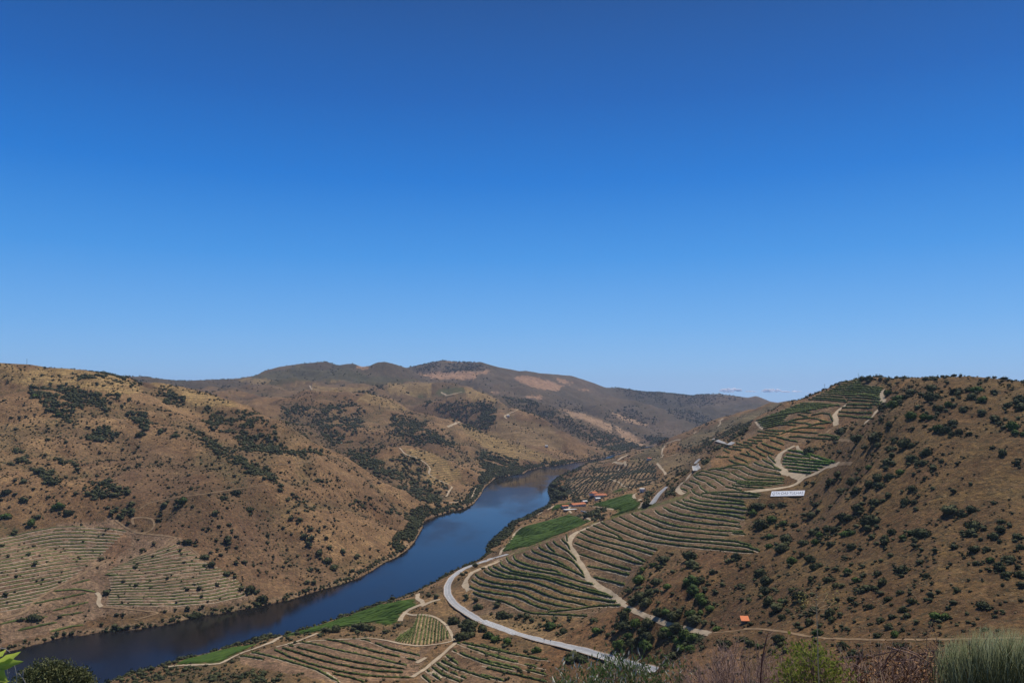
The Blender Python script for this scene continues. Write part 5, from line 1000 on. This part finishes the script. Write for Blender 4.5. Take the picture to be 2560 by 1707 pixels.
b = MB(); b.box((.6, -1.53, .9), (.9, .08, 1.7)); b.build('door', M['wood'], e)
# the big signboard
hl_, hr_ = hit(1927, 1241, 350, 1200), hit(2010.5, 1239, 350, 1200)
ha = [(p_ + q_) / 2 for p_, q_ in zip(hl_, hr_)]; dxy = math.hypot(hr_[0] - hl_[0], hr_[1] - hl_[1]); Wd = math.hypot(dxy, hr_[2] - hl_[2])
D_ = ha[3] * math.cos(math.atan2(ha[0], ha[1])); mp_ = D_ / F_PX; RZ = math.atan2(hr_[1] - hl_[1], hr_[0] - hl_[0])
e = empty('signboard', ha[:3], RZ); e.rotation_euler = (0, -math.atan2(hr_[2] - hl_[2], dxy), RZ)
tag(e, "long white signboard reading QTA·DAS·TULHAS, standing at the end of the terraces", 'sign')
TILT = math.radians(50); Hd = 12.6 * mp_ / .73
b = MB(); b.box((0, 0, Hd / 2), (Wd, .25, Hd)); pn = b.build('panel', M['sign'], e)
pn.rotation_euler = (-TILT, 0, 0); pn.location = (0, -.6, .25)   # a slab leaning back on the slope
for k in range(6):
    b = MB(); b.box((-Wd / 2 + (k + .5) * Wd / 6, Hd * .45, Hd * .2 - .4), (.25, .3, 2.2)); b.build('post', M['metal'], e)
tc = bpy.data.curves.new('lettering', 'FONT'); tc.body = "QTA·DAS·TULHAS"; tc.size = 1.0; tc.extrude = .02; tc.align_x = 'CENTER'
to = bpy.data.objects.new('lettering', tc); COL.objects.link(to); bpy.context.view_layer.update()
me = bpy.data.meshes.new_from_object(to.evaluated_get(bpy.context.evaluated_depsgraph_get())); bpy.data.objects.remove(to); me.materials.clear(); me.materials.append(M['letter'])
co = np.empty(len(me.vertices) * 3, np.float32); me.vertices.foreach_get('co', co); co = co.reshape(-1, 3)
co[:, 0] *= Wd * .93 / np.ptp(co[:, 0]); co[:, 0] -= (co[:, 0].max() + co[:, 0].min()) / 2; co[:, 1] = (co[:, 1] - co[:, 1].min()) / np.ptp(co[:, 1]) * Hd * .60
me.vertices.foreach_set('co', co.ravel()); me.update()
to = bpy.data.objects.new('lettering', me); COL.objects.link(to); to.parent = pn; to.rotation_euler = (math.pi / 2, 0, 0); to.location = (0, -.16, Hd * .20)
# power poles and masts
def pole(px, py, top_px, label, dmin=500, dmax=5000, arm=True, name='power_pole'):
    h = hit(px, py, dmin, dmax)
    if h is None:
        i = 0
        while h is None and i < 30: i += 1; h = hit(px, py + i, dmin, dmax)
    D2 = h[3] * math.cos(math.atan2(h[0], h[1])); H = top_px * D2 / F_PX
    e = empty(name, (h[0], h[1], h[2]), .4); tag(e, label, 'pole', 'power poles on the hills'); r = max(.16, D2 * .00016)
    b = MB(); b.tube([(0, 0, -1), (0, 0, H)], [r * 1.3, r], 6); b.build('shaft', M['metal'], e)
    if arm:
        b = MB(); b.box((0, 0, H * .94), (H * .16, r * 1.6, r * 1.8)); b.build('crossarm', M['metal'], e)
pole(2146, 943, 13, "thin mast on the bushy summit", 700, 1500); pole(2062, 978, 18, "bare pole on the skyline vineyard edge", 800, 1500)
pole(1115, 1036, 16, "power pole on the spur across the river above the dark scrub", 2000, 4500); pole(1116, 1010, 15, "power pole on the hill behind the spur, above its dark thicket", 2800, 5500)
pole(949, 1023, 14, "power pole amid dark scrub below the golden ridge", 2000, 4500); pole(779, 972, 14, "power pole beside the pale scar on the far tan hill", 3000, 5500)
pole(1295, 1109, 13, "power pole near the water by the terraced face", 2000, 4500); pole(67, 905, 14, "mast on the golden hilltop skyline", 1200, 2500); pole(980, 1118, 10, "short pole above the looping track", 1500, 3000)
pole(1501, 1306, 24, "power pole below the winery's tree plot", 600, 1500)
# a pair of round traffic signs at the low end of the road, backs to us
for k, (px, py) in enumerate(((1360.5, 1606), (1376, 1609))):
    h = hit(px, py, 300, 800); e = empty('traffic_sign', (h[0], h[1], h[2]), -.2)
    tag(e, f"{'left' if k == 0 else 'right'} one of two small round traffic signs beside the low road", 'traffic sign', 'traffic signs by the road')
    b = MB(); b.tube([(0, 0, -.3), (0, 0, 2.6)], .06, 6); b.build('post', M['metal'], e)
    b = MB(); n = 16; V = [(.42 * math.cos(6.2832 * i / n), -.03, 2.4 + .42 * math.sin(6.2832 * i / n)) for i in range(n)] + [(.42 * math.cos(6.2832 * i / n), .03, 2.4 + .42 * math.sin(6.2832 * i / n)) for i in range(n)]
    b.add(V, [tuple(range(n)), tuple(range(2 * n - 1, n - 1, -1))] + [(i, (i + 1) % n, n + (i + 1) % n, n + i) for i in range(n)]); b.build('sign_plate', M['metal'], e)
# dark river-side trees at the bend and a pointed cypress
for k, (px, py, w_) in enumerate(((1392, 1232, 26), (1404, 1222, 24), (1385, 1212, 22), (1398, 1240, 24), (1410, 1238, 22), (1380, 1224, 18))):
    h = hit(px, py + w_ * .4, 800, 2500); s = w_ * h[3] / F_PX; e = empty('riverside_tree', h[:3], random.uniform(0, 6)); tag(e, f"tall rounded dark tree in the clump jutting into the river bend, {ordw(k + 1)} of six", 'tree', 'trees at the river bend')
    V, F = bush_vf(8, 500, 200 + k, .06); V = V * s; V[:, 2] += s * .12; mesh_np('crown', V, F, M['shrub'], e)
    b = MB(); b.tube([(0, 0, -1), (0, 0, s * .4)], [.35, .25], 6); b.build('trunk', M['bark'], e)
h = hit(1433, 1180, 800, 2800); s = 14 * h[3] / F_PX; e = empty('cypress', h[:3]); tag(e, "narrow dark cypress rising above the bushes at the water", 'tree')
V, F = bush_vf(4, 260, 300, .07); V[:, 2] *= 2.4; V = V * (s * .42, s * .42, s * .45); mesh_np('crown', V, F, M['shrub'], e)
b = MB(); b.tube([(0, 0, -.5), (0, 0, s * .4)], [.2, .12], 6); b.build('trunk', M['bark'], e)
# far cumulus, low over the horizon beyond the haze
cm = NT('cloud_white'); cm.base((.93, .90, .92)); tl_ = cm.N('ShaderNodeBsdfTranslucent'); tl_.inputs['Color'].default_value = (.96, .94, .95, 1); m0 = cm.N('ShaderNodeMixShader'); m0.inputs[0].default_value = .5; cm.L(cm.b.outputs[0], m0.inputs[1]); cm.L(tl_.outputs[0], m0.inputs[2]); tr = cm.N('ShaderNodeBsdfTransparent'); mx = cm.N('ShaderNodeMixShader'); nz = cm.noise(.0035, 4, .6, cm.pos())
cm.L(cm.ramp(nz, (.35, (.6,) * 3), (.6, (.95,) * 3)), mx.inputs[0]); cm.L(tr.outputs[0], mx.inputs[1]); cm.L(m0.outputs[0], mx.inputs[2]); cm.L(mx.outputs[0], cm.n['Material Output'].inputs['Surface'])
for k, (cx, cy, w_, hh, n, lb) in enumerate(((1826, 974, 46, 12, 26, "small peaked white cloud over the distant ridge"), (1926, 975, 40, 11, 22, "small puffy white cloud beyond the valley gap"), (1975, 978, 46, 5.5, 18, "thin flat white cloud beside the puffy one"), (1874, 978, 34, 3.5, 12, "faint flat wisp between the two small clouds"), (2048, 982, 50, 3.0, 12, "faint wisp of cloud behind the vineyard skyline"))):
    u, t_ = px2dir(cx, cy); DC = 40000; m1 = DC / F_PX; Vs, Fs, b0 = [], [], 0; g = np.random.default_rng(500 + k)
    for q in range(n):
        f = g.uniform(-.5, .5); s = (1 - abs(f) * 1.5) * .5 + .25
        V = I2V * (1 + g.normal(0, .08, (len(I2V), 1))) * (w_ * m1 * .13, w_ * m1 * .12, hh * m1 * .50 * s * g.uniform(.6, 1.2)) + (f * w_ * m1, g.uniform(-.2, .2) * w_ * m1, (g.uniform(0, .65) * s - .3) * hh * m1)
        Vs.append(V); Fs.append(I2F + b0); b0 += len(V)
    o = mesh_np('cloud', np.concatenate(Vs), np.concatenate(Fs), cm.m, smooth=True); o.location = (DC * math.sin(u), DC * math.cos(u), HCAM + float(t_) * DC); o.rotation_euler = (0, 0, -float(u)); tag(o, lb, 'cloud')
print('objects', round(time.time() - T0, 1))
# ------------------------------------------------------------------ plants on the near edge
def spot(px, D):
    u, _ = px2dir(px, 1600); x, y = D * math.sin(u), D * math.cos(u); return Vector((x, y, float(gz(x, y))))
def at(px, py, D):
    u, t_ = px2dir(px, py); return Vector((D * math.sin(u), D * math.cos(u), HCAM + float(t_) * D))
LM_ = {'near_leaf': leafy('narrow_leaves', (.065, .105, .030), (.20, .28, .11), 9.0, .4), 'lime': leafy('yellow_green_leaves', (.085, .105, .015), (.24, .26, .05), 12.0, .4),
       'fig': leafy('fig_leaf', (.20, .27, .03), (.46, .50, .08), 6.0, .5), 'oak': leafy('small_olive_leaves', (.045, .06, .018), (.17, .17, .07), 3.0, .1),
       'broom': leafy('broom_stems', (.14, .155, .065), (.34, .37, .25), 6.0, .3), 'dead': leafy('dead_twigs', (.09, .050, .038), (.27, .185, .155), 8.0), 'rust': leafy('rusty_dry_flowers', (.14, .06, .025), (.34, .19, .09), 8.0), 'straw': leafy('straw', (.30, .21, .11), (.58, .45, .27), 6.0, .3),
       'pale': leafy('pale_leaves', (.38, .38, .30), (.62, .62, .52), 8.0, .2)}
def leaves_mesh(name, C, Dv, L, Wd, mat, parent, cup=.0):
    """lance-shaped leaves: centres, directions, length, width"""
    n = len(C); Dv = Dv / np.linalg.norm(Dv, axis=1)[:, None]; S = np.cross(Dv, rng.normal(size=(n, 3))); S /= np.linalg.norm(S, axis=1)[:, None]; N_ = np.cross(Dv, S)
    L = L * rng.uniform(.7, 1.25, n)[:, None]; Wd = Wd * rng.uniform(.8, 1.2, n)[:, None]
    P0 = C; P1 = C + Dv * L * .45 + S * Wd / 2 + N_ * L * .05; P2 = C + Dv * L; P3 = C + Dv * L * .45 - S * Wd / 2 + N_ * L * .05; Pm = C + Dv * L * .5 - N_ * Wd * .15
    V = np.stack([P0, P1, P2, P3, Pm], 1).reshape(-1, 3); b = np.arange(n)[:, None] * 5
    F = np.concatenate([b + [0, 1, 4], b + [1, 2, 4], b + [2, 3, 4], b + [3, 0, 4]]); return mesh_np(name, V, F, mat, parent)
def blades(name, P0, P1, P2, w0, mat, parent):
    """thin curved stems as three-sided tapering tubes of two segments"""
    n = len(P0); up = P2 - P0; a = np.cross(up, rng.normal(size=(n, 3))); a /= np.linalg.norm(a, axis=1)[:, None] + 1e-9; b = np.cross(up, a); b /= np.linalg.norm(b, axis=1)[:, None] + 1e-9
    w0 = np.broadcast_to(np.asarray(w0, float), (n,))[:, None]; rings = []
    for P, s in ((P0, 1.0), (P1, .75)):
        for k in range(3):
            t_ = 2.0944 * k; rings.append(P + (a * math.cos(t_) + b * math.sin(t_)) * w0 * s)
    V = np.stack(rings + [P2], 1).reshape(-1, 3); o = np.arange(n)[:, None] * 7
    Q = np.concatenate([o + [0, 1, 4, 3], o + [1, 2, 5, 4], o + [2, 0, 3, 5]]); T = np.concatenate([o + [3, 4, 6], o + [4, 5, 6], o + [5, 3, 6]])
    return mesh_np(name, V, [Q, T], mat, parent)
def twiggy(root, px0, px1, tops, D, nst, sub, rad, spread=.35, seed=1, name='twigs', mat=None, lean=.25):
    """branching bare shrub: stems from the base to a spread of tips, each with side twigs; returns tips"""
    g = np.random.default_rng(seed); P0, P1, P2, W_ = [], [], [], []; tips = []
    for k in range(nst):
        px = g.uniform(px0, px1); D2 = D * g.uniform(.93, 1.07); f = (px - px0) / (px1 - px0)
        top = at(px, np.interp(f, np.linspace(0, 1, len(tops)), tops) + g.exponential(18), D2); base = root + Vector(((top - root).x * .35, (top - root).y * .35 + g.normal(0, .06), g.uniform(-.05, .02)))
        mid = (base + top) / 2 + Vector((g.normal(0, .05) + (top - base).x * lean, g.normal(0, .05), g.normal(0, .03)))
        P0.append(base); P1.append(mid); P2.append(top); W_.append(rad); tips.append(top)
        for q in range(sub):
            f2 = g.uniform(.35, .97); a = (base.lerp(mid, f2 * 2) if f2 < .5 else mid.lerp(top, f2 * 2 - 1)); dr = (top - base).normalized() + Vector(g.normal(0, .65, 3)); ln = g.uniform(.08, spread) * (1.2 - f2)
            c = a + dr * ln * .5 + Vector(g.normal(0, .015, 3)); t2 = a + dr * ln; P0.append(a); P1.append(c); P2.append(t2); W_.append(rad * .55); tips.append(t2)
    O = np.array(root); o = blades(name, np.array(P0) - O, np.array(P1) - O, np.array(P2) - O, W_, mat, None); return o, tips
def shrub_root(name, px, D, label, cat='shrub'):
    p = spot(px, D); e = empty(name, p); tag(e, label, cat); return e, p
# pale-leaved shrub, bottom middle
e, p = shrub_root('leafy_shrub', 1535, 7.0, "shrub with narrow grey-green leaves, some silvery pale, at the cliff edge above the road")
o, tips = twiggy(p, 1372, 1705, [1690, 1662, 1676, 1655, 1640, 1650, 1640, 1652, 1672], 7.0, 60, 9, .006, .30, 3, 'stems', LM_['dead'], .1); o.parent = e
T_ = np.array(tips) - np.array(p); idx_ = rng.integers(0, len(T_), 3600); C = T_[idx_] + rng.normal(0, .035, (3600, 3)) * (1, 1, 1.1); C[:, 2] -= np.abs(rng.normal(0, .05, 3600))
dv = rng.normal(0, .5, (3600, 3)) + (0, 0, .8); cut = C[:, 2] > -9
leaves_mesh('leaves', C[:2900], dv[:2900], .060, .012, LM_['near_leaf'], e); leaves_mesh('pale_leaves', C[2900:], dv[2900:], .060, .013, LM_['pale'], e)
# leafless purple-brown shrub
e, p = shrub_root('dead_shrub', 1850, 6.6, "leafless purple-brown shrub, a tangle of fine bare twigs between the two leafy ones")
o, tips = twiggy(p, 1690, 2010, [1695, 1665, 1640, 1605, 1606, 1622, 1635, 1645, 1670], 6.6, 100, 13, .0042, .34, 4, 'twigs', LM_['dead'], .15); o.parent = e
# yellow-green shrub
e, p = shrub_root('leafy_shrub', 2030, 6.0, "yellow-green leafy shrub in front of the dry slope, bright small leaves")
o, tips = twiggy(p, 1965, 2095, [1690, 1648, 1636, 1630, 1645, 1655, 1668], 6.0, 46, 9, .004, .20, 5, 'stems', LM_['dead'], .1); o.parent = e
T_ = np.array(tips) - np.array(p); n = 1900; C = T_[rng.integers(0, len(T_), n)] + rng.normal(0, .03, (n, 3)); leaves_mesh('leaves', C, rng.normal(0, .7, (n, 3)) + (0, 0, .4), .034, .014, LM_['lime'], e)
# tall dry stalk with sparse flower head, and a thin red-brown one
e, p = shrub_root('dry_stalk', 2047, 5.2, "tall thin dry flower stalk with a sparse yellowish head, rising past the shrub", 'dry plant')
O = p; ps = [at(2047, 1700, 5.2), at(2045, 1650, 5.2), at(2044, 1590, 5.2), at(2042, 1540, 5.2), at(2041, 1508, 5.2), at(2040, 1478, 5.2)]
b = MB(); b.tube([(0, 0, -.02)] + [q - O for q in ps], [.0034, .0032, .003, .0028, .0025, .002, .0015], 6); b.build('stalk', leafy('pale_stalk', (.42, .32, .19), (.60, .48, .30), 3.0, .3), e)
br = []; 
for k in range(11):
    f = random.uniform(0, 1); a = ps[3].lerp(ps[5], f); sgn = -1 if k % 2 else 1; br.append((a - O, a - O + Vector((sgn * random.uniform(.02, .05), random.uniform(-.03, .03), random.uniform(.0, .03))), a - O + Vector((sgn * random.uniform(.05, .12), random.uniform(-.06, .06), random.uniform(.01, .07)))))
blades('side_branches', *[np.array([q[i] for q in br]) for i in range(3)], .002, LM_['straw'], e)
C = np.array([q[2] for q in br])[rng.integers(0, 11, 130)] + rng.normal(0, .022, (130, 3)); sh_ = leaves_mesh('seed_heads', C, rng.normal(size=(130, 3)), .015, .007, leafy('yellow_seed_heads', (.16, .12, .03), (.30, .24, .07), 9.0), e); tag(sh_, kind='stuff')
e, p = shrub_root('dry_stalk', 1900, 5.6, "thin dark red-brown dry stalk standing before the leafless shrub", 'dry plant')
ps = [at(1901, 1700, 5.6), at(1905, 1650, 5.6), at(1915, 1600, 5.6), at(1921, 1580, 5.6)]; b = MB(); b.tube([(0, 0, 0)] + [q - p for q in ps], [.006, .005, .005, .004, .002], 5); b.build('stalk', leafy('red_stalk', (.10, .035, .025), (.18, .07, .05), 4.0), e)
br = [(ps[2].lerp(ps[3], f) - p, ps[2].lerp(ps[3], f) - p + Vector((s * .02, 0, .01)), ps[2].lerp(ps[3], f) - p + Vector((s * .05, .01, .035))) for f, s in ((0, 1), (.2, -1), (.5, 1), (.7, -1), (.9, 1))]
blades('side_branches', *[np.array([q[i] for q in br]) for i in range(3)], .002, LM_['dead'], e)
# brown withered plants with arching twigs
for k, (pa, pb, tp, D, nst, lb) in enumerate(((2095, 2200, [1690, 1660, 1625, 1618, 1640], 6.6, 26, "withered brown bush with rusty dead leaves right of the yellow-green shrub"), (2190, 2290, [1660, 1640, 1632, 1650, 1655], 6.8, 30, "withered grey-brown bush with arching bare twigs, middle of the dry bushes"), (2265, 2370, [1660, 1625, 1612, 1600, 1635], 7.2, 30, "dark dead bush with upright twigs next to the broom"))):
    e, p = shrub_root('withered_bush', (pa + pb) / 2, D, lb); o, tips = twiggy(p, pa, pb, tp, D, nst, 9, .0045, .34, 20 + k, 'twigs', LM_['dead'], .5); o.parent = e
    T_ = np.array(tips) - np.array(p); n = 420; C = T_[rng.integers(0, len(T_), n)] + rng.normal(0, .05, (n, 3)) - (0, 0, .08); leaves_mesh('dead_leaves', C, rng.normal(size=(n, 3)), .035, .014, LM_['rust'], e)
    for q in range(3):
        x0 = random.uniform(pa, pb); a = at(x0, 1690, D) - p; c = at(x0 + random.uniform(-60, 60), 1625 + random.uniform(-10, 30), D * .98) - p; d = at(x0 + random.uniform(60, 110) * random.choice((-1, 1)), 1665, D) - p
        b = MB(); b.tube([a, a.lerp(c, .6) + Vector((0, 0, .02)), c, c.lerp(d, .5) + Vector((0, 0, .02)), d], [.007, .006, .005, .004, .002], 5); b.build('arching_twig', LM_['dead'], e)
# broom
e, p = shrub_root('broom_shrub', 2480, 6.2, "big rounded broom bush of fine grey-green wand stems at the cliff edge")
g = np.random.default_rng(77); n = 1500; P0, P1, P2 = [], [], []
for k in range(n):
    f = g.random() ** .9; px = 2330 + f * 360; tf = (px - 2500) / 190; top = 1552 + 70 * tf * tf + abs(g.normal(0, 26)) + (g.random() < .35) * g.uniform(0, 70); D2 = 6.2 + g.uniform(-.45, .5)
    q = at(px + g.normal(0, 6), top, D2); base = p + Vector(((q - p).x * .55, (q - p).y * .5, 0)) + Vector(g.normal(0, .06, 3)); sp = base.lerp(q, g.uniform(.1, .6)) + Vector(g.normal(0, .07, 3)); P0.append(sp); P2.append(q); P1.append((sp + q) / 2 + Vector(((q - p).x * .06, g.normal(0, .015), g.uniform(0, .04))))
O = np.array(p); blades('wand_stems', np.array(P0) - O, np.array(P1) - O, np.array(P2) - O, .0026, LM_['broom'], e)
b = MB()
for k in range(26):
    px = 2375 + k * 11; q = at(px, 1650, 6.2) - p; b0 = Vector((q.x * .6, q.y * .6 + random.uniform(-.1, .1), -.1)); b.tube([b0, b0.lerp(q, .5) + Vector((random.uniform(-.03, .03), 0, 0)), q], [.011, .008, .004], 5)
b.build('main_branches', M['bark'], e)
# rocks at the very edge
for k, (px, D, sx, sy, sz, lb) in enumerate(((2045, 5.75, .22, .16, .055, "flat pale rock on the edge under the tall dry stalk"), (1975, 5.85, .13, .12, .045, "small pale rock beside the flat one, at its river side"), (2245, 5.8, .10, .1, .05, "small pale stone in the dry grass beneath the withered bushes"))):
    V = I2V * (1 + np.random.default_rng(k).normal(0, .07, (len(I2V), 1))) * (sx, sy, sz); o = mesh_np('rock', V, I2F, M['rock']); q = spot(px, D); o.location = (q.x, q.y, q.z + .035); o.rotation_euler = (0, 0, k); tag(o, lb, 'rock')
# dry grass on the near ground: nobody would count it
n = 9000; px = rng.uniform(1850, 2760, n); D2 = rng.uniform(4.6, 9.5, n); u = px2dir(px, 1600)[0]; x = D2 * np.sin(u); y = D2 * np.cos(u); P0 = np.stack([x, y, gz(x, y) - .01], -1)
hgt = rng.uniform(.04, .20, n) * (.5 + rng.random(n)); P2 = P0 + np.stack([rng.normal(0, .07, n), rng.normal(0, .07, n), hgt], -1); P1 = (P0 + P2) / 2 + np.stack([rng.normal(0, .01, n)] * 2 + [hgt * .12], -1)
o = blades('dry_grass', P0, P1, P2, .0022, LM_['straw'], None); tag(o, 'dry straw-coloured grass tufts on the near edge', kind='stuff')
n = 9000; px = rng.uniform(1250, 2450, n); D2 = rng.uniform(6.5, 12, n); u = px2dir(px, 1600)[0]; x = D2 * np.sin(u); y = D2 * np.cos(u); P0 = np.stack([x, y, gz(x, y) - .01], -1)
P2 = P0 + np.stack([rng.normal(0, .08, n), rng.normal(0, .08, n), rng.uniform(.05, .32, n)], -1); o = blades('dead_undergrowth', P0, (P0 + P2) / 2, P2, .0025, LM_['dead'], None); tag(o, 'brown dead undergrowth behind the near bushes', kind='stuff')
# crown of a small-leaved tree below the edge, bottom corner
e, p = shrub_root('evergreen_tree', 140, 34, "small-leaved olive-green tree crown poking up from below, before the dark river", 'tree')
top = [1660, 1672]; g = np.random.default_rng(5); Cs = []
for px, py, r in ((110, 1700, 44), (150, 1694, 36), (78, 1706, 34), (190, 1704, 34), (140, 1672, 18), (125, 1680, 20), (205, 1694, 20), (168, 1682, 14), (60, 1712, 26), (215, 1712, 24), (90, 1690, 18)):
    c = np.array(at(px, py, 34) - p); R = r * 34 / F_PX; m_ = int(620 * (r / 25) ** 2); d = g.normal(size=(m_, 3)); d /= np.linalg.norm(d, axis=1)[:, None]; Cs.append(c + d * R * g.uniform(.55, 1.08, (m_, 1)))
C = np.concatenate(Cs); leaves_mesh('crown', C, g.normal(size=(len(C), 3)) + (0, 0, .5), .10, .045, LM_['oak'], e)
b = MB(); c0 = at(140, 1712, 34) - p; b.tube([(0, 0, -.5), c0 * .5, c0], [.14, .10, .05], 7)
for q in range(7):
    d0 = at(70 + q * 24, 1700 - 8 * (q % 3), 34) - p; b.tube([c0 * .7, d0 * .9 + c0 * .05, d0], [.06, .04, .015], 5)
b.build('trunk', M['bark'], e)
# fig leaves hanging in at the corner
def fig_leaf(c, d, s, L, W_):
    """folded broad leaf with a wavy lobed edge"""
    d = d.normalized(); s = s.normalized(); n_ = d.cross(s); V = []; F = []; N = 9
    for i in range(N + 1):
        f = i / N; w = W_ * math.sin(math.pi * min(f * 1.04, 1)) ** .7 * (1 + .22 * math.sin(f * 14)) * (1 - .25 * f)
        m_ = c + d * L * f + n_ * (-.10 * L * f * f)
        V += [m_ + s * w + n_ * w * .5, m_ + s * w * .5 + n_ * w * .18, m_, m_ - s * w * .5 + n_ * w * .18, m_ - s * w + n_ * w * .5]
    for i in range(N):
        for k in range(4): a = i * 5 + k; F.append((a, a + 1, a + 6, a + 5))
    return V, F
e = empty('fig_branch', at(-30, 1700, 3.0)); tag(e, "fig branch with broad bright yellow-green leaves in the lower corner", 'branch'); O = at(-30, 1700, 3.0)
for (a, b_, s, W_) in (((-8, 1655), (47, 1634), (.1, -.6, .8), .020), ((-6, 1640), (13, 1626), (.2, -.8, .6), .016), ((-10, 1668), (50, 1652), (.1, .3, .95), .016), ((-14, 1700), (24, 1706), (.3, -.9, .3), .030), ((-20, 1690), (14, 1694), (.2, .9, .5), .026)):
    A_ = at(*a, 3.0) - O; B_ = at(*b_, 2.9) - O; mb = MB(); V, F = fig_leaf(A_, B_ - A_, Vector(s), (B_ - A_).length, W_); mb.add(V, F); mb.build('leaf', LM_['fig'], e, True)
for pts_ in (((18, 1663), (17.5, 1678), (20, 1694)), ((35, 1660), (42, 1690), (40, 1712)), ((58, 1676), (57, 1690)), ((46, 1682), (57, 1694), (66, 1712)), ((23, 1679), (20, 1690)), ((-5, 1619), (12, 1620), (25, 1630))):
    mb = MB(); mb.tube([at(q[0], q[1], 3.05) - O for q in pts_], [.0016] * (len(pts_) - 1) + [.0012], 5); mb.build('twig', plain('grey_twig', (.30, .26, .23)), e)
# haze: one closed box of thin air round everything on the ground
hz = MB(); hz.box((0, 8300, 300), (36000, 20000, 632)); o = hz.build('haze', M['white']); o.data.materials.clear()
hm = bpy.data.materials.new('haze_air'); hm.use_nodes = True; nn = hm.node_tree.nodes
for q in list(nn):
    if q.type != 'OUTPUT_MATERIAL': nn.remove(q)
pv = nn.new('ShaderNodeVolumePrincipled'); pv.inputs['Density'].default_value = 3.3e-5; pv.inputs['Color'].default_value = (.62, .75, 1.0, 1); pv.inputs['Anisotropy'].default_value = 0.2
hm.node_tree.links.new(pv.outputs[0], nn['Material Output'].inputs['Volume']); o.data.materials.append(hm); tag(o, kind='stuff')
print('done', round(time.time() - T0, 1))
